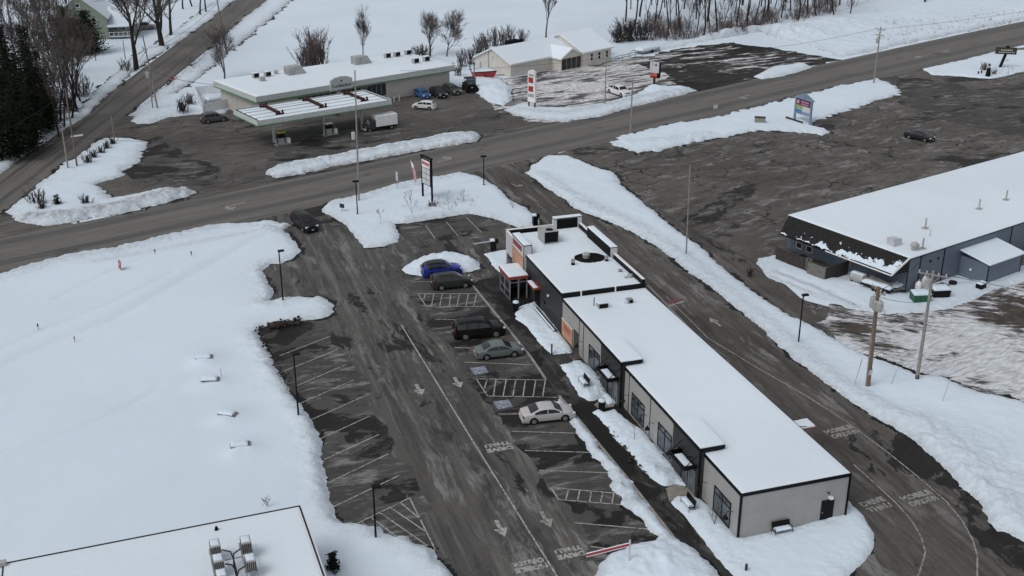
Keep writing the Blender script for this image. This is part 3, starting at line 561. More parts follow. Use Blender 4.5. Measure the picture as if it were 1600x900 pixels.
arrow(805,290,math.radians(-60),2.2,'faint','faint arrow at the drive lane mouth',True)
def text_mesh(name, body, size, m, parent=None, loc=(0,0,0), rot=(0,0,0), ext=0.0, align='CENTER', bold=0.0):
    cu = bpy.data.curves.new(name, 'FONT'); cu.body = body; cu.size = size; cu.align_x = align; cu.align_y = 'CENTER'; cu.extrude = ext; cu.offset = bold; cu.resolution_u = 2; cu.space_line = 1.0
    t = bpy.data.objects.new(name, cu); COL.objects.link(t)
    me = bpy.data.meshes.new_from_object(t); bpy.data.objects.remove(t); bpy.data.curves.remove(cu)
    me.name = name; me.materials.clear(); me.materials.append(m); o = bpy.data.objects.new(name, me); COL.objects.link(o)
    o.location = loc; o.rotation_euler = rot
    if parent: o.parent = parent
    return o
def roadtext(body, px, py, ang, size, m, label, sx=1.0):
    g = G(px, py); o = text_mesh('lane_lettering', body, size, M[m], loc=(g.x,g.y,0.0195), rot=(0,0,ang-math.pi/2), bold=0.045)
    o.scale = (sx,1,1); return tag(o, label, 'road marking', kind='structure')
roadtext('MOBILE\nORDER', 828, 883, LA+math.pi, 0.72, 'mark', 'upside down MOBILE ORDER lettering')
roadtext('DRIVE\nTHRU', 890, 863, LA+math.pi, 0.72, 'mark', 'DRIVE THRU lettering beside the red bar', 1.1)
roadtext('DRIVE\nTHRU', 779, 698, LA+math.pi, 0.78, 'mark', 'DRIVE THRU lettering in the wet stall', 1.1)
roadtext('MOBILE\nORDER', 1315, 675, LA+0.1, 0.85, 'faint', 'MOBILE ORDER lettering by the rear awning')
roadtext('MOBILE\nORDER', 1437, 779, LA+0.1, 0.85, 'faint', 'MOBILE ORDER lettering on the bend')
roadtext('DRIVE\nTHRU', 1369, 789, LA+0.12, 0.85, 'faint', 'faint DRIVE THRU lettering on the bend')
for px, py, lb in ((749,579,'worn blue accessible stall symbol above the hatch'),(786,632,'blue accessible stall symbol by the silver sedan')):
    g = G(px, py); b = MB().add([(-.75,-.75,0),(.75,-.75,0),(.75,.75,0),(-.75,.75,0)], [(0,1,2,3)]).build('stall_symbol', M['bluemark'], loc=(g.x,g.y,0.018), rz=LA-math.pi/2)
    tag(b, lb, 'road marking', kind='structure'); s = MB()
    for k in range(14):
        a0, a1 = 2.4+k*0.33, 2.4+(k+1)*0.33; s.add([(r*math.cos(a)-.05, r*math.sin(a)-.2, 0.004) for a, r in ((a0,.28),(a0,.40),(a1,.40),(a1,.28))], [(0,1,2,3)])
    s.box(-.12,.02,-.1,.45,.003,.005); s.box(-.12,.3,-.1,.02,.003,.005); s.add([(.25,0,.004),(.38,-.4,.004),(.5,-.36,.004),(.37,.02,.004)], [(0,1,2,3)]); s.add([(-.05+.14*math.cos(k*.7), .58+.14*math.sin(k*.7), .004) for k in range(9)], [tuple(range(9))])
    s.build('symbol_figure', M['mark'], b)
# ------------------------------------------------------------------ buildings
def snow_slab(name, x0, x1, y0, y1, z0, z1, parent, res=0.5, lump=0.03, rnd_edge=0.12, seed=1, m='roofsnow', holes=()):
    nx = max(6, int((x1-x0)/res)); ny = max(6, int((y1-y0)/res))
    def axis(a, b, n):
        t = np.linspace(0, 1, n); q = a+(b-a)*t; return np.concatenate([[a, a+min(rnd_edge*0.4,(b-a)*0.1)], q[1:-1], [b-min(rnd_edge*0.4,(b-a)*0.1), b]])
    xs = axis(x0, x1, nx); ys = axis(y0, y1, ny); X, Y = np.meshgrid(xs, ys)
    d = np.minimum(np.minimum(X-x0, x1-X), np.minimum(Y-y0, y1-Y))
    Z = z0+(z1-z0)*(0.45+0.55*np.clip(d/rnd_edge, 0, 1)**0.5)+lump*fbm(X*0.45, Y*0.45, seed, 4)*np.clip(d/0.6, 0, 1)
    ny, nx = X.shape; mb = MB()
    vs = [(X[j,i], Y[j,i], Z[j,i]) for j in range(ny) for i in range(nx)]
    fs = [(j*nx+i, j*nx+i+1, (j+1)*nx+i+1, (j+1)*nx+i) for j in range(ny-1) for i in range(nx-1)
          if not any(((X[j,i]-hx)/hr)**2+((Y[j,i]-hy)/hr2)**2 < 1 for hx, hy, hr, hr2 in holes)]
    ring = [i for i in range(nx)]+[j*nx+nx-1 for j in range(1,ny)]+[(ny-1)*nx+i for i in range(nx-2,-1,-1)]+[j*nx for j in range(ny-2,0,-1)]
    o = len(vs); vs += [(vs[r][0], vs[r][1], z0) for r in ring]; m_ = len(ring)
    fs += [(ring[(k+1)%m_], ring[k], o+k, o+(k+1)%m_) for k in range(m_)]
    mb.add(vs, fs); ob = mb.build(name, M[m], parent, smooth=True); return ob
def window(parent, face, a0, a1, z0, z1, off, cols=2, transom=0.0, glass='shopglass', frame='black', fw=0.07, d=0.06, sgn=-1):
    """window in a wall: face 'x' = wall plane x=off facing sgn, face 'y' = plane y=off"""
    def bx(mb, u0, u1, zz0, zz1, e0, e1):
        lo, hi = sorted((off+sgn*e0, off+sgn*e1))
        if face == 'x': mb.box(lo, hi, u0, u1, zz0, zz1)
        else: mb.box(u0, u1, lo, hi, zz0, zz1)
    f = MB()
    bx(f, a0, a1, z1-fw, z1, 0, d); bx(f, a0, a1, z0, z0+fw, 0, d); bx(f, a0, a0+fw, z0+fw, z1-fw, 0, d); bx(f, a1-fw, a1, z0+fw, z1-fw, 0, d)
    for c in range(1, cols):
        u = a0+(a1-a0)*c/cols; bx(f, u-fw/2, u+fw/2, z0+fw, z1-fw, 0, d-0.004)
    if transom: bx(f, a0+fw, a1-fw, z1-transom-fw/2, z1-transom+fw/2, 0, d-0.008)
    fo = f.build('window', M[frame], parent)
    g = MB(); bx(g, a0+fw*.5, a1-fw*.5, z0+fw*.5, z1-fw*.5, 0.0, d*0.35); g.build('pane', M[glass], fo)
    return fo
def gooseneck(parent, y, z, x=0.0, sgn=-1, axis='x'):
    pts = [(0,0,0.45),(0.25,0,0.62),(0.5,0,0.55),(0.6,0,0.30)]
    mb = MB(); mb.tube([(sgn*p[0], 0, p[2]) for p in pts], 0.025, 6); mb.tube([(sgn*.6,0,.34),(sgn*.6,0,.2),(sgn*.6,0,0.0)], [.05,.12,.24], 12)
    o = mb.build('wall_lamp', M['black'], parent); o.location = (x, y, z)
    if axis == 'y': o.rotation_euler.z = math.pi/2
    return o
SO = Vector((16.785, 70.759, 0)); SA = math.radians(17.785)
def SL(x, y, z=0): return SO+Vector((x*math.cos(SA)-y*math.sin(SA), x*math.sin(SA)+y*math.cos(SA), z))
WD, LN, WH = 9.15, 37.9, 4.19
strip_b = thing('retail_building', 'long low pale grey shop building with snowy flat roof and black trim', 'building', SO, SA)
bays = ((5.9,10.7),(21.6,26.4))
mb = MB(); mb.box(0,WD,0,LN,-0.2,4.0); mb.build('wall', M['grey'], strip_b)
t = MB()
t.box(-.07,WD+.07,-.07,.0,3.86,4.13); t.box(WD,WD+.07,0,LN,3.86,4.13)
ys = [0]+[v for b in bays for v in b]+[LN]
for a, b in zip(ys[::2], ys[1::2]): t.box(-.07,0,a,b,3.86,4.13)
t.box(-.075,.075,-.075,.075,-.2,3.86); t.box(WD-.075,WD+.075,-.075,.075,-.2,3.86)
t.box(0.0,WD,LN-.003,LN+.01,3.9,4.13)
for y in (34.0-.9, 31.9, 16.0, 20.9-.3): t.box(-.035,0,y-.035,y+.035,0,3.86)
t.build('trim', M['black'], strip_b)
snow_slab('roof_snow', 0.0, WD+.02, -0.02, LN-.02, 4.0, 4.22, strip_b, 0.35, 0.035, 0.14, 3)
for bi, (y0, y1) in enumerate(bays):
    b = MB().box(-.42,1.55,y0,y1,-.2,4.35).build('entry_bay', M['charcoal'], strip_b)
    MB().box(-.5,1.65,y0-.10,y1+.08,4.35,4.68).build('bay_cornice', M['black'], b)
    MB().box(-.44,-.30,y0-.03,y0+.14,-.2,4.35).build('bay_corner', M['black'], b)
    snow_slab('bay_snow', -.46,1.62,y0-.07,y1+.05,4.68,4.84,b,0.3,0.02,0.1,5+bi)
    c = MB(); ya, yb = y0+0.35, y0+3.1
    c.box(-1.55,-.42,ya,yb,2.62,2.72); c.box(-1.57,-1.45,ya,yb,2.721,2.95); c.box(-1.45,-.42,ya,ya+.1,2.721,2.95); c.box(-1.45,-.42,yb-.1,yb,2.721,2.95)
    for y in (ya+.05, yb-.05): c.bar((-1.5,y,2.85), (-.43,y,3.75), 0.05)
    cn = c.build('door_canopy', M['black'], strip_b)
    snow_slab('canopy_snow', -1.40,-.62,ya+.4,yb-.5,2.725,2.9,cn,0.12,0.04,0.2,9+bi,'capsnow')
    dr = window(strip_b,'x',y0+.55,y0+1.6,0.05,2.25,-.42,1,0.0,'shopglass','galv',0.07); dr.name = 'door'
    window(strip_b,'x',y0+1.7,y0+2.9,0.05,2.25,-.42,1,0.35,'glass','black',0.06)
    MB().box(-.60,-.55,y0+.68,y0+.74,0.9,1.4).build('handle', M['galv'], dr)
    for y in (y0+1.2, y0+2.8):
        k = MB().tube([(-.42,y,3.2),(-.75,y,3.35),(-.85,y,3.28)], 0.03, 6).box(-.93,-.78,y-.06,y+.06,3.14,3.26); k.build('spotlight', M['black'], b)
for a, b in ((1.3,4.0),(11.6,14.3),(17.15,19.9),(27.55,30.35)): window(strip_b,'x',a,b,0.25,2.45,0.0,2,0.55)
dd = MB().box(-.05,0,33.3,34.5,0,2.2).build('door', M['charcoal'], strip_b)
MB().tube([(-.09,33.45,1.0),(-.09,33.45,1.3)],0.02,5).build('handle', M['galv'], dd)
dn = MB().box(6.92,8.0,-.06,0,0.05,2.12).build('door', M['black'], strip_b)
MB().box(7.02,7.07,-.11,-.06,1.0,1.12).build('handle', M['galv'], dn)
fl = MB().box(7.45,7.75,-.30,0,2.25,2.42); fl.build('flood_lamp', M['white'], strip_b)
MB().tube([(7.35,0,2.75),(7.35,-.2,2.85),(7.35,-.28,2.75)],0.05,6).build('wall_lamp', M['black'], strip_b)
for y, z in ((32.2,1.35),(26.9,1.35),(20.5,1.3),(16.7,1.3),(15.2,1.3),(10.95,1.3),(5.3,1.35),(1.0,1.45)): gooseneck(strip_b, y, z)
MB().box(9.2,9.25,3.0,3.05,0,0.1).build('downspout', M['black'], strip_b)
# drive window awning at the back
aw = MB().box(9.15,11.9,9.0,10.4,2.62,2.74).build('awning', M['redor'], strip_b)
snow_slab('awning_snow', 9.2,11.86,9.04,10.36,2.74,2.9,aw,0.25,0.02,0.08,4)
MB().bar((9.16,9.1,3.2),(11.6,9.1,2.76),0.04).bar((9.16,10.3,3.2),(11.6,10.3,2.76),0.04).build('stay', M['black'], aw)
# rooftop bits near the charcoal end
def rooftop(parent, x, y, z, kind):
    if kind == 'unit':
        u = MB().box(x-.45,x+.55,y-.3,y+.35,z,z+.55).build('roof_unit', M['galv'], parent); MB().box(x-.42,x+.52,y-.31,y-.30,z+.05,z+.5).build('grille', M['dark'], u)
        snow_slab('unit_snow', x-.5,x+.6,y-.3,y+.4,z+.55,z+.68,u,0.15,0.03,0.12,8,'capsnow')
    elif kind == 'small':
        u = MB().box(x-.3,x+.3,y-.25,y+.3,z,z+.45).build('roof_unit', M['galv'], parent); MB().box(x-.1,x+.28,y-.258,y-.25,z+.05,z+.4).build('grille', M['dark'], u)
    elif kind == 'pipe': MB().tube([(x,y,z),(x,y,z+.9)],0.05,8).build('vent_pipe', M['dark'], parent)
rooftop(strip_b, 2.9, 34.4, 4.2, 'unit'); rooftop(strip_b, 6.0, 34.7, 4.2, 'small'); rooftop(strip_b, 2.3, 35.1, 4.2, 'pipe')
MB().box(5.3,5.75,34.5,34.95,4.15,4.5).build('roof_hood', M['capsnow'], strip_b)
# banner
bn = thing('promotional_banner', 'orange banner with red lettering on the pale wall beside the charcoal shop', 'banner', SL(-.06,36.3,0), SA)
MB().box(-.05,0,-1.5,1.5,0.15,2.0).build('panel', M['orange'], bn)
text_mesh('lettering', 'NOW\nOPEN' if False else '\u2014\u2014', 0.01, M['red'], bn, (-.06,0,1.2))
x = MB()
for k in range(7): x.box(-.06,-.052,-1.0+k*.29,-.82+k*.29,1.18,1.62)
for k in range(9): x.box(-.06,-.052,-1.1+k*.24,-.96+k*.24,0.95,1.08)
bpy.data.objects.remove([o for o in bn.children if o.name.startswith('lettering')][0]); x.build('lettering', M['red'], bn)
MB().box(-.07,.0,-1.55,1.55,2.0,2.05).build('banner_rail', M['white'], bn)

# coffee shop
cs = thing('coffee_shop', 'charcoal coffee shop with white sign tower, parapets and red edged vestibule', 'building', SL(0,LN,0), SA)
L2 = 19.3; RZ = 4.45
MB().box(0,WD,0.012,L2,-.2,RZ).build('wall', M['charcoal'], cs)
MB().box(-.03,0.0,16.0,L2,0.9,4.9).box(0,WD,L2,L2+.03,0.3,4.9).build('light_panel', M['lgrey'], cs)
MB().box(-.028,0.0,16.02,L2-.02,0.45,.9).build('red_band', M['redor'], cs)
p = MB()
p.box(WD-.25,WD+.02,.2,L2-.25,RZ,5.05); p.box(.2,WD,L2-.25,L2+.02,RZ,5.0); p.box(-.02,.2,16.0,L2,RZ,4.9); p.build('parapet', M['black'], cs)
MB().box(-.05,WD+.03,-.05,.18,RZ-.3,RZ+.2).box(-.06,.0,.18,11.8,RZ-.18,RZ+.12).build('trim', M['black'], cs)
cp = MB(); cp.box(WD-.28,WD+.05,.2,L2,5.05,5.10); cp.box(-.05,WD-.28,L2-.27,L2+.05,5.0,5.06); cp.box(-.06,.22,16.0,L2-.27,4.9,4.97); cp.box(1.9,2.05,-.07,.2,RZ-.28,RZ+.23); cp.box(5.7,5.85,-.07,.2,RZ-.28,RZ+.23); cp.build('coping', M['white'], cs)
snow_slab('roof_snow', 0.02, WD-.3, .19, L2-.5, RZ, RZ+.18, cs, 0.14, 0.05, 0.25, 6, holes=((6.3,8.7,1.75,1.55),))
MB().cyl((6.3,8.7), 1.95, RZ, RZ+.03, 28).build('bare_roof', M['dark'], cs)
fan = MB(); fan.cyl((6.15,9.3),.38,RZ,RZ+.35,14); fan.tube([(6.15,9.3,RZ+.35),(6.15,9.3,RZ+.5),(6.15,9.3,RZ+.62)],[.45,.42,.2],14); fan.build('exhaust_fan', M['hvac'], cs)
for nm, (x0,x1,y0,y1,zt) in dict(a=(5.75,9.25,L2-.55,L2+.12,5.85), b=(8.55,9.35,8.1,15.2,5.75)).items():
    q = MB().box(x0,x1,y0,y1,RZ,zt).build('raised_parapet', M['lgrey'], cs)
    if nm == 'a': MB().box(x0+.35,x1-.55,y0-.02,y0,RZ+.05,zt-.05).build('parapet_face', M['dark'], q)
    else: MB().box(x0-.02,x0,y0+.03,y1-.03,RZ+.05,zt-.05).build('parapet_face', M['dark'], q)
    MB().box(x0-.04,x1+.04,y0-.04,y1+.04,zt,zt+.06).build('parapet_cap', M['black'], q)
    snow_slab('parapet_snow', x0-.01,x1+.01,y0-.01,y1+.01,zt+.06,zt+.18,q,0.2,0.02,0.1,7)
tw = MB().box(-.32,.62,11.8,16.0,2.3,5.65).build('sign_tower', M['lgrey'], cs)
MB().box(-.35,.66,11.76,16.04,5.65,5.71).box(-.34,-.30,11.78,11.84,2.3,5.65).box(.60,.65,11.775,11.82,4.3,5.65).build('tower_cap', M['black'], tw)
snow_slab('tower_snow', -.3,.6,11.82,15.98,5.71,5.82,tw,0.2,0.02,0.1,7)
MB().box(-.345,-.32,11.9,15.9,2.4,4.35).build('orange_panel', M['orange'], tw)
sg = MB().box(-.355,-.32,12.5,15.6,4.75,5.3).build('sign_board', paint('sign_maroon', (0.21,0.018,0.024), 0.5), tw)
s = MB()
for k in range(6): s.box(-.37,-.355,12.75+k*.45,13.05+k*.45,4.87,5.17)
s.build('sign_lettering', paint('dull_rose', (0.30,0.06,0.075), 0.5), sg)
for z_, n_ in ((3.75,9),(3.35,7),(2.95,8)):
    s = MB()
    for k in range(n_): s.box(-.36,-.345,12.3+k*.36,12.55+k*.36,z_,z_+.2)
    s.build('panel_lettering', paint('pale_orange', (0.56,0.33,0.22), 0.6), tw)
# vestibule
v = MB()
vx0, vx1, vy0, vy1 = -2.5, -.42, 10.15, 13.75
for x_, y_ in ((vx0,vy0),(vx0,vy1-.12),(vx1-.12,vy0),(vx1-.12,vy1-.12),(vx0,(vy0+vy1)/2),(-1.5,vy0)): v.box(x_,x_+.12,y_,y_+.12,0,2.55)
for z_ in (0.1,1.0,2.1): v.box(vx0+.02,vx0+.10,vy0+.12,vy1-.12,z_,z_+.08)
for z_ in (2.1,): v.box(vx0+.12,vx1,vy0+.02,vy0+.10,z_,z_+.08); v.box(vx0+.12,vx1,vy1-.10,vy1-.02,z_,z_+.08)
vo = v.build('vestibule', M['galv'], cs)
MB().box(vx0+.05,vx0+.07,vy0+.12,vy1-.12,.15,2.5).box(vx0+.12,vx1,vy1-.07,vy1-.05,.15,2.5).build('vestibule_glass', M['glass'], vo)
MB().box(vx0-.12,vx1+.1,vy0-.12,vy1+.1,2.55,2.87).build('vestibule_fascia', M['redor'], vo)
snow_slab('vestibule_snow', vx0-.08,vx1+.06,vy0-.08,vy1+.06,2.87,3.02,vo,0.2,0.02,0.1,2)
MB().box(-.03,0,9.9,12.0,0.05,2.5).build('door', M['glass'], cs)
a = MB().box(-.75,0,6.9,9.0,2.35,2.62).build('awning', M['redor'], cs); snow_slab('awning_snow', -.8,-.3,6.9,9.05,2.62,2.72,a,0.2,0.01,0.06,3)
MB().box(-.05,0,7.1,8.7,0.05,2.3).build('side_door', M['dark'], cs)
MB().box(-.15,0,4.2,4.45,2.6,2.8).build('wall_lamp', M['white'], cs); MB().box(-.12,0,5.3,5.55,1.3,1.6).build('meter_box', M['black'], cs)
MB().box(-.03,0,16.3,18.9,.95,2.3).build('window', M['glass'], cs)
led = MB().box(-.9,-.5,.3,6.6,0,.5).build('planter_ledge', M['black'], cs); snow_slab('ledge_snow', -.88,-.7,.3,6.6,.5,.6,led,0.2,0.02,0.05,3)
ac = MB().box(2.9,4.7,14.2,16.4,RZ+.25,RZ+1.65).box(2.95,3.1,14.3,16.3,RZ,RZ+.25).box(4.5,4.65,14.3,16.3,RZ,RZ+.25).build('rooftop_unit', M['hvac'], cs)
MB().box(3.0,4.6,14.185,14.2,RZ+.35,RZ+1.6).build('grille', M['dark'], ac); MB().cyl((3.8,14.95),.45,RZ+1.65,RZ+1.67,18).build('fan_opening', M['dark'], ac)
for x_, y_, h_ in ((3.85,7.35,.8),(7.75,7.3,.75),(8.0,4.0,.4)):
    u = MB().cyl((x_,y_),.2,RZ,RZ+h_*.6,12).build('roof_vent', M['dark'], cs); MB().cyl((x_,y_),.22,RZ+h_*.6,RZ+h_,12).build('vent_cap', M['galv'], u)
MB().cyl((8.35,2.2),.3,RZ,RZ+.45,12).box(7.7,8.1,1.9,2.3,RZ,RZ+.3).build('exhaust_fan', M['hvac'], cs)

# fuel station store
GA = math.radians(39.2); gFL = G(400,151,4.8)
GO = Vector((gFL.x, gFL.y, 0)) 
def GL(x, y, z=0): return GO+Vector((x*math.cos(GA)-y*math.sin(GA), x*math.sin(GA)+y*math.cos(GA), z))
gs = thing('store_building', 'long cream fuel station store with grey fascia, green band and roof units', 'building', GO, GA)
GW, GD = 42.7, 16.7
MB().box(.9,GW-.7,.9,GD-.8,-.1,3.75).build('wall', M['gasw'], gs)
fb = MB().box(0,GW,0,GD,3.75,4.72).build('fascia', M['fascia'], gs)
MB().box(-.04,GW+.04,-.04,GD+.04,3.62,3.80).build('green_band', M['green'], fb)
MB().box(-.03,GW+.03,-.03,GD+.03,4.72,4.76).build('coping', M['white'], fb)
snow_slab('roof_snow', .15,GW-.15,.15,GD-.15,4.70,4.88,gs,0.6,0.03,0.2,4)
for a, b in ((17.5,27.2),): window(gs,'y',a,b,.9,3.3,.9,9,0,'glass','galv',0.08)
window(gs,'y',8.5,16.5,.3,3.2,.9,6,0,'glass','galv',0.08)
d = MB().box(13.2,15.0,.78,.84,.05,2.4).build('door', M['glass'], gs); MB().box(14.05,14.12,.72,.78,.9,1.5).build('handle', M['galv'], d)
MB().box(.84,.9,4.5,5.5,0,2.2).box(.8,.9,9.5,9.9,1.8,2.6).build('side_door', M['lgrey'], gs)
pts = [(14.6,3.7),(19.2,3.7),(19.2,5.55),(18.2,5.95),(16.9,6.1),(15.6,5.95),(14.6,5.55)]
bd = MB(); n_ = len(pts); bd.add([(x,-.35,z) for x, z in pts]+[(x,.05,z) for x, z in pts], [tuple(range(n_)), tuple(range(2*n_-1,n_-1,-1))]+[(i,i+n_,(i+1)%n_+n_,(i+1)%n_) for i in range(n_)])
bo = bd.build('gable_sign', M['fascia'], gs)
text_mesh('sign_lettering', 'Cumberland', 0.80, paint('sign_ink', (0.03,0.045,0.09), 0.5), bo, (16.9,-.365,4.45), (math.pi/2,0,0), 0.005, bold=0.015)
MB().cyl((0,0),.2,0,.02,12).build('sign_emblem', paint('emblem_ink', (0.05,0.07,0.10), 0.5), bo).matrix_local = Matrix.Translation((16.9,-.36,5.3)) @ Matrix.Rotation(math.pi/2,4,'X')
def condenser(parent, x, y, z, s=1.0, face=-1):
    c = MB().box(x-.7*s,x+.7*s,y-.5*s,y+.5*s,z+.15,z+.15+1.0*s).box(x-.6*s,x-.5*s,y-.5*s,y+.5*s,z,z+.15).box(x+.5*s,x+.6*s,y-.5*s,y+.5*s,z,z+.15).build('roof_unit', M['hvac'], parent)
    MB().box(x-.55*s,x+.68*s,y-.52*s,y-.5*s,z+.22,z+.1+.95*s).box(x+.7*s,x+.715*s,y-.45*s,y+.45*s,z+.22,z+.1+.95*s).build('grille', M['dark'], c)
    snow_slab('unit_snow', x-.72*s,x+.72*s,y-.52*s,y+.52*s,z+.15+1.0*s,z+.27+1.0*s,c,0.3,0.02,0.1,3)
for x_, y_ in ((6.9,13.4),(9.2,13.1),(36.0,13.6),(38.2,13.5),(41.0,13.7),(37.4,5.8),(40.1,6.0)): condenser(gs, x_, y_, 4.85, 0.85 if x_ > 20 else 0.8)
u = MB().box(6.2,7.1,9.9,10.8,4.85,5.6).build('roof_unit', M['hvac'], gs); MB().cyl((11.5,14.2),.3,4.85,5.3,10).tube([(11.5,14.2,5.3),(11.5,14.2,5.6)],[.55,.2],10).build('roof_vent', M['hvac'], gs)
for x_, y_ in ((14.2,12.0),(28.9,12.2)):
    u = MB().box(x_-1.7,x_+1.1,y_-.9,y_+.9,4.85,6.4).add([(x_+1.1,y_-.9,4.85),(x_+1.1,y_+.9,4.85),(x_+1.1,y_+.9,6.3),(x_+1.1,y_-.9,6.3),(x_+2.1,y_-.9,4.85),(x_+2.1,y_+.9,4.85)], [(0,4,3),(1,2,5),(2,3,4,5)]).build('air_handler', M['hvac'], gs)
    MB().box(x_-1.72,x_-1.7,y_-.6,y_+.6,5.1,6.1).box(x_-1.2,x_-.2,y_-.92,y_-.9,5.1,6.0).build('louvre', M['galv'], u)
# canopy over the pumps
fc = thing('pump_canopy', 'grey pump canopy with snow strips and rusty roof girders in front of the store', 'canopy', GO, GA)
ca = -3.0*math.pi/180; rot = Matrix.Rotation(ca,4,'Z'); off = Vector((-8.0,-15.9,0))
CW, CDp, CZ = 24.4, 9.1, 4.9
cb = thing('pump_canopy_dummy','x','x'); bpy.data.objects.remove(cb)
fc.location = GL(off.x, off.y); fc.rotation_euler.z = GA+ca
r = MB(); r.box(0,CW,0,CDp,CZ-.12,CZ-.04); r.build('roof_deck', M['dark'], fc)
f = MB(); f.box(-.12,CW+.12,-.12,0,CZ-.75,CZ+.1); f.box(-.12,CW+.12,CDp,CDp+.12,CZ-.75,CZ+.1); f.box(-.12,0,0,CDp,CZ-.75,CZ+.1); f.box(CW,CW+.12,0,CDp,CZ-.75,CZ+.1)
fo = f.build('fascia', M['fascia'], fc); MB().box(-.15,CW+.15,-.15,CDp+.15,CZ-.84,CZ-.70).build('green_band', M['green'], fo)
MB().box(.0,CW,0,CDp,CZ-.70,CZ-.62).build('soffit', M['lgrey'], fc)
for y0_, y1_ in ((.25,1.55),(1.95,3.75),(4.15,5.75),(6.25,7.3),(7.7,8.6)):
    snow_slab('roof_snow', .5,CW-.4,y0_,y1_,CZ-.04,CZ+.10,fc,0.35,0.04,0.2,int(y0_*7)+1)
for x_ in (4.6,12.4,20.2):
    g = MB().bar((x_,1.6,CZ+.35),(x_+.2,CDp-.9,CZ+.35),.35,.45)
    for y_ in (1.7,CDp-1.2): g.box(x_-.6,x_+.8,y_-.12,y_+.12,CZ-.04,CZ+.3); g.box(x_-.5,x_-.3,y_-.15,y_+.15,CZ,CZ+.75); g.box(x_+.5,x_+.7,y_-.15,y_+.15,CZ,CZ+.75)
    g.build('girder', M['brown'], fc)
for x_ in (4.2,13.4,20.6): MB().box(x_-.18,x_+.18,3.4,3.76,0,CZ-.7).build('column', M['lgrey'], fc)
def pump(loc, rz, top, label):
    t_ = thing('fuel_pump', label, 'fuel pump', loc, rz, 'fuel pumps under the canopy')
    MB().box(-1.1,1.6,-.55,.55,0,.16).build('island', M['conc'], t_)
    b = MB().box(-.45,.45,-.3,.3,.16,1.15).build('cabinet', M['hvac'], t_); MB().box(-.5,.5,-.33,.33,1.15,1.95).build('display_head', M['black'], t_)
    MB().box(-.62,.62,-.38,.38,1.95,2.2).build('topper', M[top], t_)
    for s_ in (-1,1): MB().tube([(s_*.47,-.2,1.6),(s_*.75,-.2,1.0),(s_*.5,-.2,.6)],.03,5).build('hose', M['black'], t_)
    MB().box(1.0,1.5,-.35,.35,.16,.95).build('bin', M['white'], t_); MB().tube([(-.95,0,.16),(-.95,0,1.1)],.07,8).build('bollard', M['lgrey'], t_)
    return t_
P1 = G(440,226); P2 = G(514,211); P3 = G(590,199)
pump((P1.x,P1.y,0), GA, 'yellow', 'fuel pump with yellow topper at the left canopy column'); pump((P2.x,P2.y,0), GA, 'white', 'fuel pump with white topper in the middle of the canopy')

# cream hall
HO = G(798,121); HA = math.radians(44)
hb = thing('hall_building', 'cream gabled hall with snowy roof and dark red glazed porch', 'building', HO, HA)
def HL(x, y, z=0): return HO+Vector((x*math.cos(HA)-y*math.sin(HA), x*math.sin(HA)+y*math.cos(HA), z))
def gable(x0, x1, y0, y1, ze, zr, over=.5, th=.18, along='x', parent=None, wall='cream', seed=1, name='wall', rname='roof', ridge=None, snowth=.16):
    mid = (y0+y1)/2 if ridge is None else ridge
    if along == 'x':
        w_ = MB().add([(x0,y0,-.1),(x0,y1,-.1),(x0,y1,ze),(x0,mid,zr),(x0,y0,ze),(x1,y0,-.1),(x1,y1,-.1),(x1,y1,ze),(x1,mid,zr),(x1,y0,ze)], [(0,4,3,2,1),(5,6,7,8,9),(0,5,9,4),(1,2,7,6),(0,1,6,5),(2,3,8,7),(3,4,9,8)])
        prof = lambda o: [(y0-o,ze-(zr-ze)/(mid-y0)*o),(mid,zr),(y1+o,ze-(zr-ze)/(y1-mid)*o)]
        mk_ = lambda a, y, z: (a,y,z); e0, e1 = x0-over, x1+over
    else:
        mid = (x0+x1)/2
        w_ = MB().add([(x0,y0,-.1),(x1,y0,-.1),(x1,y0,ze),(mid,y0,zr),(x0,y0,ze),(x0,y1,-.1),(x1,y1,-.1),(x1,y1,ze),(mid,y1,zr),(x0,y1,ze)], [(0,1,2,3,4),(9,8,7,6,5),(1,6,7,2),(0,4,9,5),(2,7,8,3),(3,8,9,4)])
        prof = lambda o: [(x0-o,ze-(zr-ze)/(mid-x0)*o),(mid,zr),(x1+o,ze-(zr-ze)/(x1-mid)*o)]
        mk_ = lambda a, y, z: (y,a,z); e0, e1 = y0-over, y1+over
    wo = w_.build(name, M[wall], parent)
    P_ = prof(over)
    def slab(lift, th, m, nm, par, sh, sm):
        b = MB(); Q = [(q[0]*(1-0)+0, q[1]+lift) for q in P_]
        vs = []
        for a in (e0+sh, e1-sh):
            for q in Q: vs.append(mk_(a, q[0], q[1]+.01))
            for q in Q: vs.append(mk_(a, q[0], q[1]+th))
        b.add(vs, [(0,1,4,3),(1,2,5,4),(6,9,10,7),(7,10,11,8),(3,4,10,9),(4,5,11,10),(0,6,7,1),(1,7,8,2),(0,3,9,6),(2,8,11,5)])
        return b.build(nm, m, par, bevel=sm)
    ro = slab(0, th, M['white'], rname, parent, 0, 0); slab(th, snowth, M['roofsnow'], 'roof_snow', ro, .06, .05)
    return wo, ro
gable(0,18.2,0,10.6,2.7,5.1,.45,.16,'x',hb)
gable(18.2,27.0,-3.4,10.6,3.1,6.0,.45,.16,'x',hb, name='wing_wall', rname='wing_roof')
gable(11.8,18.15,-2.9,4.5,2.55,4.2,.35,.15,'y',hb, name='porch_wall', rname='porch_roof')
for k in range(4): window(hb,'y',12.1+k*1.48,13.4+k*1.48,.15,2.4,-2.9,2,.5,'dglass',frame='brown',fw=.12)
for x_ in (20.3,22.7,25.2): window(hb,'y',x_,x_+.9,1.0,2.6,-3.4,1,.8,'dglass',frame='white',fw=.08)
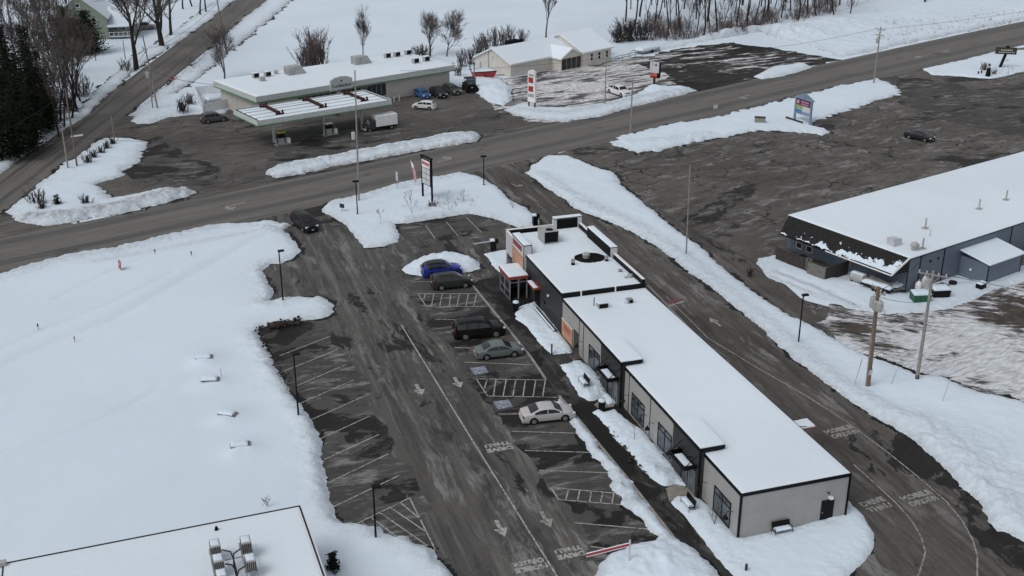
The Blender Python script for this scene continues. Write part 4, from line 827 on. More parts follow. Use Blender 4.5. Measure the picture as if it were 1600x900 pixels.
MB().box(-.1,0,5.2,5.5,3.2,3.5).build('gable_vent', M['hvac'], hb); MB().box(-.14,0,8.9,9.3,.6,1.9).build('meter_box', M['hvac'], hb); MB().tube([(-.12,6.6,0),(-.12,6.6,4.9)],.07,6).build('conduit', M['hvac'], hb)
u = MB().box(6.5,9.5,7.2,8.6,4.35,5.6).cyl((10.5,7.6),.45,4.3,5.5,10).build('roof_unit', M['dark'], hb)
sh = thing('garden_shed', 'small brown slatted shed behind the right wing of the hall', 'shed', HL(31,3.5), HA)
MB().box(-1.8,1.8,-1.3,1.3,0,2.1).build('wall', M['dkwood'], sh); MB().box(-2,2,-1.5,1.5,2.1,2.2).build('roof', M['dkwood'], sh); MB().box(-.5,.5,-1.34,-1.3,0,1.8).build('door', M['wood'], sh)
hr = thing('hand_rail', 'dark metal hand rail at the right end of the hall', 'railing', HL(28,-4.0), HA)
for k in range(5): MB().tube([(k*2.2,0,0),(k*2.2,0,1.0)],.05,6).build('post', M['dkwood'], hr)
MB().bar((0,0,1.0),(8.8,0,1.0),.08).bar((0,0,.55),(8.8,0,.55),.06).build('rail', M['dkwood'], hr)
fv = thing('buried_trailer', 'snow buried low trailer at the far end of the hand rail', 'trailer', HL(40.5,-2.5), HA)
MB().box(-3,3,-1.1,1.1,.45,.75).build('bed', M['hvac'], fv); snow_slab('load', -3.1,3.1,-1.2,1.2,.75,1.5,fv,.4,.25,.5,4,'capsnow')
for s_ in (-1,1): MB().tube([(.3,s_*1.0,.4),(.3,s_*1.25,.4)],.38,12).build('wheel', M['tyre'], fv)
MB().bar((3,0,.5),(4.6,0,.45),.12).build('drawbar', M['dark'], fv)

# blue metal building
BO = Vector((44.3,118.0,0)); BA = math.radians(34.8)
def BL(x, y, z=0): return BO+Vector((x*math.cos(BA)-y*math.sin(BA), x*math.sin(BA)+y*math.cos(BA), z))
bb = thing('metal_building', 'big blue metal building with snowy roof and black shingle mansard end', 'building', BO, BA)
BW, BD, BZ = 50.0, 17.6, 4.2
MB().box(0,BW,0,BD,-.1,BZ).build('wall', M['bluew'], bb)
e = MB().box(-.003,0.0,0.02,BD,-.05,BZ-.02); e.build('end_wall', M['bluewy'], bb)
t = MB()
for x_ in (0,2.1,6.4,19.5,26,33,40): t.box(x_-.07,x_+.07,-.05,0,0,BZ)
t.box(-.07,BW,-.12,0,BZ-.16,BZ+.05); t.build('trim', M['black'], bb)
snow_slab('roof_snow', -.1,BW+.3,-.15,BD+.3,BZ,BZ+.18,bb,0.6,0.04,0.25,9)
MZ = 2.75
md = MB().add([(-.12,-.1,BZ+.08),(-.12,BD+.1,BZ+.08),(-2.7,BD-.9,MZ),(-2.7,.1,MZ),(-.12,-.1,MZ-.1),(-.12,BD+.1,MZ-.1)], [(0,1,2,3),(3,2,5,4),(0,3,4),(1,5,2)])
mo = md.build('mansard', M['shingle'], bb)
MB().bar((-.15,-.12,BZ+.12),(-2.72,.08,MZ+.06),.14,.18).bar((-2.72,.08,MZ-.02),(-2.72,9.5,MZ-.02),.10,.12).build('fascia_board', M['white'], mo)
MB().bar((-2.72,9.5,MZ-.02),(-2.72,BD-.9,MZ-.02),.10,.12).build('fascia_board', M['black'], mo)
yy = np.arange(.12, BD-1.0, .11); ff = np.linspace(0, .9, 34); Y_, F_ = np.meshgrid(yy, ff)
am = np.clip(.24-Y_*.014,.0,1)-F_*.75+.42*fbm(Y_*1.3, F_*5, 77, 5)+.22*fbm(Y_*4, F_*16, 78, 3); am = np.where(Y_ < 3.5, am+.10, am)
X_ = -2.7+2.55*F_; Z_ = MZ+(BZ+.08-MZ)*F_+np.clip(am*1.3,-.05,.2); n1, n2 = Y_.shape
kp = (np.maximum(np.maximum(am[:-1,:-1],am[1:,:-1]),np.maximum(am[:-1,1:],am[1:,1:])) > 0); ms = MB()
ms.add([(X_[a,b],Y_[a,b],Z_[a,b]) for a in range(n1) for b in range(n2)], [(a*n2+b,(a+1)*n2+b,(a+1)*n2+b+1,a*n2+b+1) for a in range(n1-1) for b in range(n2-1) if kp[a,b]])
ms.build('mansard_snow', M['capsnow'], mo, smooth=True)
for y_ in (13.6,15.2): window(bb,'x',y_,y_+1.0,.5,2.1,-.01,1,.8,'dglass',frame='lgrey',fw=.1)
MB().box(-.5,-.01,7.4,8.4,.8,1.8).build('wall_unit', M['sand'], bb)
for x_, y_, kind in ((1.7,3.5,'hood'),(2.2,1.1,'mush'),(3.4,.9,'pipe'),(9.4,5.0,'pipe'),(7.6,3.0,'thin'),(21,5.7,'pipe'),(27,5.9,'pipe')):
    z_ = BZ+.15
    if kind == 'hood': MB().add([(x_-.6,y_-.5,z_),(x_+.7,y_-.5,z_),(x_+.7,y_+.5,z_),(x_-.6,y_+.5,z_),(x_-.8,y_-.5,z_+1.0),(x_+.7,y_-.5,z_+.8),(x_+.7,y_+.5,z_+.8),(x_-.8,y_+.5,z_+1.0)],[(4,5,6,7),(0,1,5,4),(1,2,6,5),(2,3,7,6),(3,0,4,7)]).build('roof_hood', M['lgrey'], bb)
    elif kind == 'mush': u = MB().cyl((x_,y_),.35,z_,z_+.5,12).tube([(x_,y_,z_+.5),(x_,y_,z_+.75),(x_,y_,z_+.95)],[.5,.5,.25],12).build('exhaust_fan', M['hvac'], bb)
    else: MB().tube([(x_,y_,z_),(x_,y_,z_+(.9 if kind == 'thin' else 1.3))],.04 if kind == 'thin' else .10,8).cyl((x_,y_),.45 if kind == 'pipe' else .1,z_-.02,z_+.06,10).build('vent_pipe', M['hvac'], bb)
s = MB().box(9.7,16.2,-3.75,-.05,-.1,2.45).build('lean_to', M['bluew'], bb)
MB().box(9.66,9.74,-3.8,-3.7,0,2.45).box(16.1,16.2,-3.8,-3.7,0,2.45).build('trim', M['black'], s)
sv = MB().add([(9.4,-4.05,2.45),(16.5,-4.05,2.45),(16.5,0.0,3.1),(9.4,0.0,3.1),(9.4,-4.05,2.6),(16.5,-4.05,2.6),(16.5,0,3.28),(9.4,0,3.28)],[(0,3,2,1),(4,5,6,7),(0,1,5,4),(1,2,6,5),(2,3,7,6),(3,0,4,7)]).build('lean_to_roof', M['capsnow'], s, bevel=.06)
MB().tube([(9.62,-1.6,1.2),(9.55,-1.6,1.2)],.15,10).build('wall_lamp', M['white'], bb); MB().box(3.8,4.0,-.12,0,2.9,3.15).box(5.2,5.4,-.12,0,3.0,3.2).build('wall_lamp', M['black'], bb)

# foreground flat roof
FA = math.radians(20.2); c_ = G(468,790,4.5); FO = Vector((c_.x,c_.y,0))
def FL(x, y, z=0): return FO+Vector((x*math.cos(FA)-y*math.sin(FA), x*math.sin(FA)+y*math.cos(FA), z))
fg = thing('flat_roof_building', 'snow covered flat roof corner in the foreground with condenser frames', 'building', FO, FA)
MB().box(-19.5,0,-22,0,-.1,4.3).build('wall', M['cream'], fg)
MB().box(-19.56,.05,-.01,.05,4.2,4.5).box(0,.05,-22,-.01,4.2,4.5).box(-19.56,-19.5,-22,-.01,4.2,4.5).build('roof_edge', M['dkwood'], fg)
MB().box(.05,.16,-22,-.2,4.36,4.46).box(-.30,-.22,-22,-.2,4.43,4.5).build('gutter', M['white'], fg)
snow_slab('roof_snow', -19.5,-.02,-22,-.02,4.3,4.5,fg,0.5,0.035,0.12,12)
MB().box(-19.8,-19.3,-.35,.06,4.4,4.75).build('corner_vent', M['hvac'], fg); MB().tube([(-5.9,-1.0,4.45),(-5.9,-1.0,4.65),(-5.9,-1.0,4.8)],[.14,.12,.06],8).build('roof_vent', M['dark'], fg)
# ------------------------------------------------------------------ rooftop condenser racks on the foreground roof
def rack(x, ys, label):
    t_ = thing('condenser_rack', label, 'condenser rack', FL(x, -5.7, 4.45), FA, 'condenser racks on the foreground roof')
    f = MB()
    for sx in (-.35,.35): f.bar((sx,2.0,.45),(sx,-3.6,.45),.08,.1); 
    for y_ in (2.0,-.8,-3.6):
        for sx in (-.35,.35): f.box(sx-.04,sx+.04,y_-.04,y_+.04,0,.45)
    f.build('frame', M['galv'], t_)
    for y_ in ys:
        u = MB().box(-.32,.32,y_-.46,y_+.46,.5,1.35).build('condenser', M['hvac'], t_)
        g = MB()
        for k in range(5): g.box(-.29+k*.125,-.21+k*.125,y_-.472,y_-.46,.58,1.28)
        g.box(.32,.332,y_-.4,y_+.4,.6,1.28); g.box(-.332,-.32,y_-.4,y_+.4,.6,1.28); g.build('grille', M['dkwood'], u)
        snow_slab('unit_snow', -.27,.27,y_-.34,y_+.34,1.35,1.44,u,.2,.02,.1,3,'capsnow')
    s = 1 if x < -5.2 else -1
    MB().tube([(s*.4,ys[0]-.3,.9),(s*.9,ys[0]-.7,.9),(s*1.0,ys[0]-1.4,.7),(s*1.05,-3.9,.35),(s*1.05,-6,.3)],.05,6).build('pipe', M['cable'], t_)
    MB().tube([(s*.4,ys[1]-.2,.9),(s*.8,ys[1]-.4,.85),(s*1.0,ys[1]-.7,.6)],.05,6).build('pipe', M['cable'], t_)
    return t_
rack(-6.3, (1.3,-.4,-2.1), 'condenser rack with three snow topped units on the foreground roof'); rack(-4.35, (1.0,-1.1), 'condenser rack with two snow topped units on the foreground roof')
lr = thing('link_rail', 'pair of thin rails linking the two condenser racks', 'rail', FL(-5.3,-5.7,4.45), FA)
for y_ in (.3,-1.9): MB().bar((-.65,y_,.55),(.6,y_,.55),.05).build('rail', M['galv'], lr)

# ------------------------------------------------------------------ vehicles
def carpaint(c, name): 
    k = N(name); v = k.coord(); f = k.noise(v, 1.4, 6, 0.65); k.col(k.mix(k.ramp(f,0.5,0.8,0,.14), c, (0.10,0.097,0.093))); k.rough(k.ramp(f,0.3,0.7,0.3,0.5))
    k.b.inputs['Coat Weight'].default_value = 0.10; k.b.inputs['Coat Roughness'].default_value = 0.15; k.b.inputs['Specular IOR Level'].default_value = 0.22 if max(c) < 0.06 else 0.4; return k.m
SPEC = dict(
 sedan=dict(L=4.85,W=1.84,top=[(-2.42,.62),(-2.36,.90),(-2.2,1.0),(-1.72,1.06),(-1.0,1.38),(-.45,1.46),(.1,1.45),(.5,1.38),(1.25,1.0),(1.9,.90),(2.25,.78),(2.42,.55)],belt=.95,ws=(.5,1.22),rw=(-1.68,-.95),side=(-1.35,1.0),pil=(-.15,),wb=(-1.4,1.42),r=.33),
 suv=dict(L=4.65,W=1.87,top=[(-2.32,.7),(-2.28,1.1),(-2.1,1.50),(-1.75,1.66),(-.6,1.71),(.15,1.67),(.55,1.60),(1.2,1.14),(1.8,1.04),(2.15,.92),(2.32,.6)],belt=1.06,ws=(.52,1.16),rw=(-2.24,-1.85),side=(-1.95,.95),pil=(-.95,-.05),wb=(-1.38,1.40),r=.36),
 bigsuv=dict(L=5.35,W=2.02,top=[(-2.67,.8),(-2.63,1.25),(-2.5,1.75),(-2.2,1.88),(-.6,1.92),(.3,1.88),(.7,1.80),(1.3,1.25),(2.1,1.17),(2.5,1.05),(2.67,.7)],belt=1.2,ws=(.68,1.26),rw=(-2.6,-2.3),side=(-2.4,1.05),pil=(-1.35,-.2),wb=(-1.55,1.65),r=.40),
 van=dict(L=5.1,W=1.96,top=[(-2.55,.75),(-2.5,1.2),(-2.35,1.62),(-2.0,1.74),(-.4,1.77),(.35,1.72),(.8,1.58),(1.7,1.10),(2.2,.98),(2.42,.85),(2.55,.58)],belt=1.08,ws=(.75,1.62),rw=(-2.46,-2.15),side=(-2.2,1.35),pil=(-1.15,.05),wb=(-1.55,1.55),r=.35),
 hatch=dict(L=4.25,W=1.78,top=[(-2.12,.7),(-2.08,1.05),(-1.85,1.38),(-1.5,1.5),(-.5,1.54),(.2,1.50),(.6,1.40),(1.25,1.02),(1.75,.92),(2.0,.8),(2.12,.55)],belt=.98,ws=(.58,1.2),rw=(-2.03,-1.6),side=(-1.7,1.0),pil=(-.7,.0),wb=(-1.28,1.3),r=.32),
 pickup=dict(L=5.9,W=2.02,top=[(-2.95,.8),(-2.92,1.12),(-1.0,1.13),(-.86,1.30),(-.72,1.78),(-.3,1.88),(.55,1.86),(.95,1.76),(1.5,1.25),(2.4,1.15),(2.8,1.02),(2.95,.65)],belt=1.18,ws=(.93,1.46),rw=(-.86,-.74),side=(-.62,1.25),pil=(.15,),wb=(-1.85,1.9),r=.40),
)
def car(kind, color, loc, rz, label, cat, plate=True, roofcol=None, lights=True, name='parked_car', group=None):
    S_ = SPEC[kind]; L, W, belt = S_['L'], S_['W'], S_['belt']
    root = thing(name, label, cat, loc, rz, group)
    pm = carpaint(color, 'car_paint')
    tx = [p[0] for p in S_['top']]; tz = [p[1] for p in S_['top']]
    ztop = lambda x: float(np.interp(x, tx, tz))
    hw = lambda x: (W/2)*(1-0.16*max(0,(abs(x)/(L/2)))**6-0.03*(x/(L/2))**2)
    def sec(x, o=0.0):
        w_ = hw(x)+o; t = ztop(x)+o
        if t-o > belt+.06:
            gh = min(t-belt, .8); wr = w_-.05-.25*gh
            return [(w_*.88,.15),(w_*.98,.30),(w_,.60),(w_*.985,belt),(wr+.05,t-.09),(wr-.06,t-.02),(wr*.5,t+.015),(0,t+.022)]
        b = min(belt, t)
        return [(w_*.88,.15),(w_*.98,.30),(w_,min(.6,t*.75)),(w_*.985,b-.10),(w_*.95,b-.03),(w_*.80,t),(w_*.4,t+.015),(0,t+.02)]
    xs = sorted(set([round(v,3) for v in np.linspace(-L/2, L/2, 38)]+[round(v,3) for v in tx]))
    mb = MB(); nn = 15
    rings = []
    for x in xs:
        h = sec(x); rings.append([(x,y,z) for y, z in h]+[(x,-y,z) for y, z in h[-2::-1]])
    mb.add([p for r in rings for p in r], [(i*nn+k, i*nn+k+1, (i+1)*nn+k+1, (i+1)*nn+k) for i in range(len(xs)-1) for k in range(nn-1)]
           +[((i+1)*nn, i*nn, i*nn+nn-1, (i+1)*nn+nn-1)[::-1] for i in range(len(xs)-1)]+[tuple(range(nn)), tuple(range((len(xs)-1)*nn+nn-1, (len(xs)-1)*nn-1, -1))])
    body = mb.build('body', pm, root, smooth=True)
    if roofcol:
        rf = MB(); rx = [x for x in xs if S_['rw'][1] <= x <= S_['ws'][0]]
        q = []
        for x in rx: h = sec(x, .012); q.append([(x,y,z) for y, z in h[4:]]+[(x,-y,z) for y, z in h[-2:3:-1]])
        m_ = len(q[0]); rf.add([p for r in q for p in r], [(i*m_+k, i*m_+k+1, (i+1)*m_+k+1, (i+1)*m_+k) for i in range(len(q)-1) for k in range(m_-1)])
        rf.build('roof', carpaint(roofcol, 'roof_paint'), root, smooth=True)
    def glass(x0, x1, nm):
        g = MB(); gx_ = np.linspace(x0, x1, 7); q = []
        for x in gx_:
            h = sec(x, .016); z7 = h[7][1]; y5 = h[5][0]*.94; y6 = h[6][0]
            q.append([(x,y5,h[5][1]),(x,y6,h[6][1]),(x,0,z7),(x,-y6,h[6][1]),(x,-y5,h[5][1])])
        g.add([p for r in q for p in r], [(i*5+k, i*5+k+1, (i+1)*5+k+1, (i+1)*5+k) for i in range(6) for k in range(4)])
        return g.build(nm, M['dglass'], root, smooth=True)
    glass(*S_['ws'], 'windshield'); glass(*S_['rw'], 'rear_window')
    for s in (1,-1):
        ed = [S_['side'][0]]+list(S_['pil'])+[S_['side'][1]]
        for a, b in zip(ed[:-1], ed[1:]):
            g = MB(); q = []
            for x in np.linspace(a+.04, b-.04, 6):
                h = sec(x, .012); (y3,z3),(y4,z4) = h[3],h[4]
                if z4 < z3+.06: q.append([(x,s*y3,z3+.03),(x,s*y3,z3+.05)]); continue
                f0, f1 = min(.12,.05/(z4-z3)), .93; q.append([(x,s*(y3+(y4-y3)*f0),z3+(z4-z3)*f0),(x,s*(y3+(y4-y3)*f1),z3+(z4-z3)*f1)])
            g.add([p for r in q for p in r], [(i*2,i*2+1,(i+1)*2+1,(i+1)*2) for i in range(5)])
            g.build('side_window', M['dglass'], root)
        m_ = MB().ball((S_['ws'][1]-.25, s*(hw(S_['ws'][1])+.10), belt+.06), .09,.12,.08,8,5); m_.build('mirror', M['black'] if roofcol else pm, root, smooth=True)
        MB().box(-.45,.45,s*(W/2*.99)-.008,s*(W/2*.99)+.012,belt-.30,belt-.265).build('door_handle', M['black'], root) if kind in ('bigsuv',) else None
        MB().box(S_['wb'][0]+.45,S_['wb'][1]-.45,s*W/2*.955-.02,s*W/2*.955+.03,.19,.34).build('sill', M['black'], root)
    for x in S_['wb']:
        for s in (1,-1):
            r = S_['r']; yo = hw(x)
            a = MB(); n_ = 14; pts = [(x+(r+.075)*math.cos(math.pi*k/n_), r+(r+.075)*math.sin(math.pi*k/n_)) for k in range(n_+1)]+[(x-(r+.06),.2),(x+(r+.06),.2)]
            m_ = len(pts); vs = [(p[0],s*(yo-.25),p[1]) for p in pts]+[(p[0],s*(yo+.006),p[1]) for p in pts]
            a.add(vs, [tuple(range(m_,2*m_)) if s < 0 else tuple(range(2*m_-1,m_-1,-1))]+[(i,(i+1)%m_,(i+1)%m_+m_,i+m_) for i in range(m_)])
            a.build('wheel_arch', M['dark'], root)
            w_ = MB().tube([(0,s*-.12,0),(0,s*-.09,0),(0,s*.08,0),(0,s*.11,0)],[r*.9,r,r,r*.92],20).build('wheel', M['tyre'], root, smooth=True); w_.location = (x, s*(yo-.085), r)
            rm = MB().tube([(0,s*.10,0),(0,s*.118,0)],[r*.66,r*.62],16)
            rm.build('rim', M['rim'], w_)
    zf = ztop(L/2-.25)
    for s in (1,-1):
        MB().obox((L/2-.17, s*W*.355, zf-.10), .24,.36,.15, s*-.30).build('headlight', M['lamp'], root, bevel=.03)
        zb = ztop(-L/2+.1)
        MB().obox((-L/2+.06, s*W*.40, min(zb-.12, belt-.05)), .10,.26,.22 if kind in ('sedan','hatch') else .40, s*.2).build('tail_light', M['tail'], root, bevel=.02)
    MB().obox((L/2-.02,0,zf-.20),.05,W*.45,.16).build('grille', M['black'], root)
    MB().obox((L/2-.04,0,.36),.12,W*.78,.20).build('front_bumper', M['black'] if kind != 'sedan' else pm, root, bevel=.04)
    MB().obox((-L/2+.02,0,.42),.12,W*.80,.22).build('rear_bumper', M['black'] if kind in ('suv','bigsuv','van') else pm, root, bevel=.04)
    MB().obox((L/2+.01,0,.44),.03,.34,.12).build('number_plate', M['plate'], root); MB().obox((-L/2-.05,0,.72 if kind == 'sedan' else .85),.03,.34,.14).build('number_plate', M['plate'], root)
    if kind in ('suv','bigsuv'):
        for s in (1,-1): MB().bar((-1.5,s*.60,ztop(-1)+.06),(.2,s*.60,ztop(0)+.06),.04).build('roof_rail', M['black'], root)
    if kind == 'pickup':
        b = MB(); y_ = W/2-.04
        b.box(-2.9,-.95,-y_,-y_+.09,1.10,1.28); b.box(-2.9,-.95,y_-.09,y_,1.10,1.28); b.box(-2.95,-2.86,-y_+.09,y_-.09,1.10,1.28); b.build('bed_rail', pm, root)
        MB().box(-2.86,-.95,-y_+.09,y_-.09,1.12,1.155).build('bed_floor', M['dark'], root)
    return root
def C(px, py, dz=0): g = G(px, py); return (g.x, g.y, dz)
car('van', (0.012,0.014,0.014), C(476,356), heading((462,342),(492,366))+math.radians(4), 'dark minivan turning into the parking lot', 'van').scale = (1,1.03,1.08)
car('suv', (0.015,0.035,0.30), C(690,429), SA-.02, 'bright blue suv with black roof beside the snow heap', 'car', roofcol=(0.016,0.017,0.019))
car('suv', (0.030,0.034,0.033), C(706,448), SA-.03, 'dark grey suv parked next to the bright blue one', 'car')
car('bigsuv', (0.007,0.007,0.008), C(748,524), SA-.08, 'big black suv parked above the greenish sedan', 'car')
car('sedan', (0.125,0.150,0.148), C(779,555), SA-.06, 'grey green sedan parked beside the big black suv', 'car')
car('sedan', (0.46,0.46,0.465), C(855,654), SA-.10, 'silver white sedan parked alone by the kerb', 'car')
car('sedan', (0.020,0.022,0.026), C(1436,218), heading((1412,212),(1461,222)), 'black sedan alone on the cracked plaza lot', 'car')
car('suv', (0.085,0.087,0.088), C(335,190), heading((312,193),(358,187)), 'grey suv by the white enclosure', 'car')
car('hatch', (0.66,0.665,0.67), C(663,170), heading((684,171),(643,168)), 'white hatchback in front of the store', 'car')
car('hatch', (0.03,0.11,0.30), C(660,152), GA-math.pi/2-.15, 'medium blue car parked against the store wall', 'car')
car('suv', (0.022,0.023,0.026), C(685,151), GA-math.pi/2-.15, 'black suv parked between the blue and green cars', 'car')
car('suv', (0.045,0.058,0.052), C(706,146), GA-math.pi/2-.1, 'dark green suv parked at the end of the store wall', 'car')
car('pickup', (0.66,0.665,0.67), C(967,148), heading((952,143),(985,154)), 'white pickup truck parked on the slushy lot', 'pickup truck', name='pickup_truck')
car('pickup', (0.25,0.25,0.26), C(225,46), heading((214,46),(238,45)), 'grey pickup truck beside the distant green house', 'pickup truck', name='pickup_truck')

bt = thing('box_truck', 'white box truck with dark cab standing at the pumps', 'truck', C(589,203), heading((606,196),(572,201))); bt.scale = (.88,.9,.9)
MB().box(-4.0,.55,-1.1,1.1,.85,2.95).build('cargo_box', M['white'], bt, bevel=.08)
MB().box(-4.02,-3.98,-1.0,1.0,1.0,2.8).build('rear_door', M['lgrey'], bt)
cbm = MB().add([(.65,-1.0,.5),(2.75,-1.0,.5),(2.8,-1.0,1.2),(1.95,-1.0,1.35),(1.5,-1.0,2.15),(.65,-1.0,2.2),(.65,1.0,.5),(2.75,1.0,.5),(2.8,1.0,1.2),(1.95,1.0,1.35),(1.5,1.0,2.15),(.65,1.0,2.2)], [(0,1,2,3,4,5),(11,10,9,8,7,6),(0,6,7,1),(1,7,8,2),(2,8,9,3),(3,9,10,4),(4,10,11,5),(5,11,6,0)]).build('cab', carpaint((0.05,0.05,0.052),'cab_paint'), bt, bevel=.06)
MB().add([(1.97,-.85,1.40),(1.55,-.85,2.08),(1.55,.85,2.08),(1.97,.85,1.40)],[(0,1,2,3)]).build('windshield', M['dglass'], bt)
MB().box(-3.9,2.6,-.9,.9,.5,.85).build('chassis', M['dark'], bt)
for x_ in (-2.7,1.95):
    for s in (1,-1): w_ = MB().tube([(x_,s*.75,.42),(x_,s*1.06,.42)],.42,16).build('wheel', M['tyre'], bt); MB().tube([(x_,s*1.05,.42),(x_,s*1.075,.42)],.25,12).build('rim', M['rim'], w_)
for s in (1,-1): MB().box(2.76,2.82,s*.75-.18,s*.75+.18,.75,.95).build('headlight', M['lamp'], bt); MB().box(1.75,1.85,s*1.15-.1,s*1.15+.1,1.4,1.8).build('mirror', M['black'], bt)
MB().box(2.7,2.9,-1.0,1.0,.4,.62).build('front_bumper', M['lgrey'], bt)

ut = thing('utility_vehicle', 'black utility vehicle with roll cage standing in the snow by the store', 'utility vehicle', C(734,142), heading((726,132),(742,146))); ut.scale = (1.2,1.2,1.2)
MB().box(-1.7,1.6,-.85,.85,.45,1.2).build('body', M['black'], ut, bevel=.08)
cg = MB()
for x_ in (-.5,.9):
    for s in (1,-1): cg.box(x_-.04,x_+.04,s*.78-.04,s*.78+.04,1.2,2.15)
cg.build('roll_cage', M['black'], ut); MB().box(-.65,1.05,-.85,.85,2.15,2.22).build('roof', M['black'], ut); MB().box(-.4,.2,-.7,.7,1.2,1.65).build('seat', M['dkwood'], ut)
for x_ in (-1.15,1.15):
    for s in (1,-1): MB().tube([(x_,s*.65,.42),(x_,s*.95,.42)],.42,14).build('wheel', M['tyre'], ut)
MB().obox((2.0,0,.55),.12,2.0,.7).build('plough_blade', M['black'], ut); MB().box(1.6,1.63,-.15,.15,.75,.95).build('number_plate', M['plate'], ut); MB().box(.92,.96,-.7,.7,1.25,2.1).build('windshield', M['shopglass'], ut)
rb = thing('utility_trailer', 'red snow filled trailer with dark rail frame beside the cream hall', 'trailer', HL(-5.4,2.4), HA-.45); rb.scale = (1.25,1.25,1.25)
MB().add([(-1.6,-1.0,.5),(1.5,-1.0,.5),(1.5,1.0,.5),(-1.6,1.0,.5),(-1.9,-1.2,1.45),(1.9,-1.2,1.45),(1.9,1.2,1.45),(-1.9,1.2,1.45)],[(0,3,2,1),(0,1,5,4),(1,2,6,5),(2,3,7,6),(3,0,4,7)]).build('tub', M['red'], rb)
snow_slab('load', -1.8,1.8,-1.1,1.1,1.2,1.75,rb,.3,.2,.5,4,'capsnow')
fr = MB()
for s in (1,-1): fr.bar((-1.9,s*1.2,1.5),(1.9,s*1.2,1.5),.12); fr.box(-1.95,-1.82,s*1.2-.06,s*1.2+.06,1.5,3.0)
fr.bar((-1.9,-1.2,2.95),(-1.9,1.2,2.95),.12); fr.bar((1.9,0,.6),(3.6,0,.5),.12); fr.build('rail_frame', M['black'], rb)
for s in (1,-1): MB().tube([(0,s*1.05,.42),(0,s*1.3,.42)],.42,12).build('wheel', M['tyre'], rb)

# ------------------------------------------------------------------ lamps, poles, wires
def lamp_post(px, py, ty, label, arm=0.0, double=False, lean=0):
    g = G(px, py); h = zat(px, py, ty)
    t_ = thing('street_lamp', label, 'lamp post', (g.x,g.y,0), SA, 'black lamp posts')
    MB().cyl((0,0),.22,0,.45,12).build('base', M['conc'], t_)
    MB().tube([(0,0,.3),(0,0,h-.15)],[.085,.065],8).build('pole', M['black'], t_)
    hd = MB()
    if double: hd.box(-.42,.42,-.2,.2,h-.2,h)
    else: hd.box(-.12,.55,-.18,.18,h-.16,h); hd.box(-.06,.06,-.06,.06,h-.3,h-.16)
    hd.build('lamp_head', M['black'], t_); MB().box(-.05,.5,-.14,.14,h-.18,h-.161).build('lens', M['lgrey'], t_)
    return t_
for a in ((443,478,391,'black lamp post at the tip of the snow tongue by the entrance'),(467,656,552,'black lamp post at the middle of the angled stalls'),(588,852,759,'black lamp post by the striped corner nearest the camera'),(1247,540,460,'black lamp post on the bank near the utility poles')): lamp_post(*a)
lamp_post(756,293,243,'black lamp post at the right end of the sign verge',double=True); lamp_post(559,339,282,'black lamp post beside the grey pole on the verge',double=True)
def upole(px, py, ty, label, r=.15, m='polegrey', arms=(), trans=(), lean=(0,0), base=None, ang=None, group='wooden utility poles'):
    g = G(px, py); h = zat(px, py, ty)
    t_ = thing('utility_pole', label, 'utility pole', (g.x,g.y,0), ang if ang is not None else math.radians(35), group)
    MB().tube([(0,0,-.2),(lean[0]*.5,lean[1]*.5,h*.5),(lean[0],lean[1],h)],[r,r*.85,r*.65],9).build('pole', M[m], t_, smooth=True)
    if base: MB().cyl((0,0),r+.012,base[0],base[1],10).build('pole_band', M[base[2]], t_)
    for z_, ln in arms:
        a = MB().box(lean[0]-.06,lean[0]+.06,lean[1]-ln/2,lean[1]+ln/2,h-z_-.06,h-z_+.06); a.bar((lean[0],lean[1],h-z_-.8),(lean[0],lean[1]+ln*.3,h-z_),.05); a.bar((lean[0],lean[1],h-z_-.8),(lean[0],lean[1]-ln*.3,h-z_),.05)
        ao = a.build('crossarm', M[m], t_)
        for k in (-.45,-.2,.2,.45): MB().tube([(lean[0],lean[1]+ln*k,h-z_+.06),(lean[0],lean[1]+ln*k,h-z_+.28)],[.05,.07],7).build('insulator', M['lgrey'], ao)
    for z_, dy in trans:
        MB().tube([(lean[0],lean[1]+dy,h-z_-1.0),(lean[0],lean[1]+dy,h-z_-.95),(lean[0],lean[1]+dy,h-z_-.1),(lean[0],lean[1]+dy,h-z_)],[.26,.3,.3,.24],12).tube([(lean[0],lean[1]+dy,h-z_),(lean[0],lean[1]+dy,h-z_+.25)],.05,6).build('transformer', M['hvac'], t_)
    t_['h'] = h; return t_
up = {}
up['a'] = upole(1355,608,448,'brown utility pole with transformers and conduit behind the strip building',.25,'pole',((.35,2.2),),((1.2,.55),(1.2,-.55),(1.3,0.0)),(-.25,0),(1.6,2.1,'lgrey'),math.radians(15))
MB().tube([(-.26,-.05,0),(-.30,-.05,up['a']['h']-2.5)],.05,6).build('conduit', M['hvac'], up['a']); MB().tube([(.2,-.3,up['a']['h']-1.5),(.6,-.5,up['a']['h']-3.2),(.2,-.1,up['a']['h']-3.6)],.02,5).build('cable_loop', M['cable'], up['a'])
up['b'] = upole(1432,597,422,'pale utility pole with crossarm and dark foot near the muddy yard',.18,'polegrey',((.4,2.6),),((.8,.35),),(-.2,0),(0,.8,'dkwood'),math.radians(60))
up['c'] = upole(1365,132,42,'grey utility pole with two crossarms on the plaza verge',.16,'polegrey',((.5,2.4),(1.6,2.0)),((2.2,.4),),(0,0))
up['d'] = upole(561,318,112,'tall slim grey pole on the sign verge',.13,'polegrey',(),(),(0.7,.5))
MB().box(-.5,-.1,-.15,.15,9.2,10.2).build('control_box', M['lgrey'], up['d'])
up['e'] = upole(985,208,124,'leaning slim pole at the road end of the plaza verge',.14,'polegrey')
up['f'] = upole(945,168,88,'slim grey pole beside the white pickup',.12,'polegrey')
up['g'] = upole(247,172,55,'utility pole with crossarm and transformers on the side road',.17,'polegrey',((2.4,2.8),),((6.6,.4),(6.6,-.4)),(-.9,.7))
up['h'] = upole(239,171,126,'short stub pole beside the crossarm pole',.13,'polegrey')
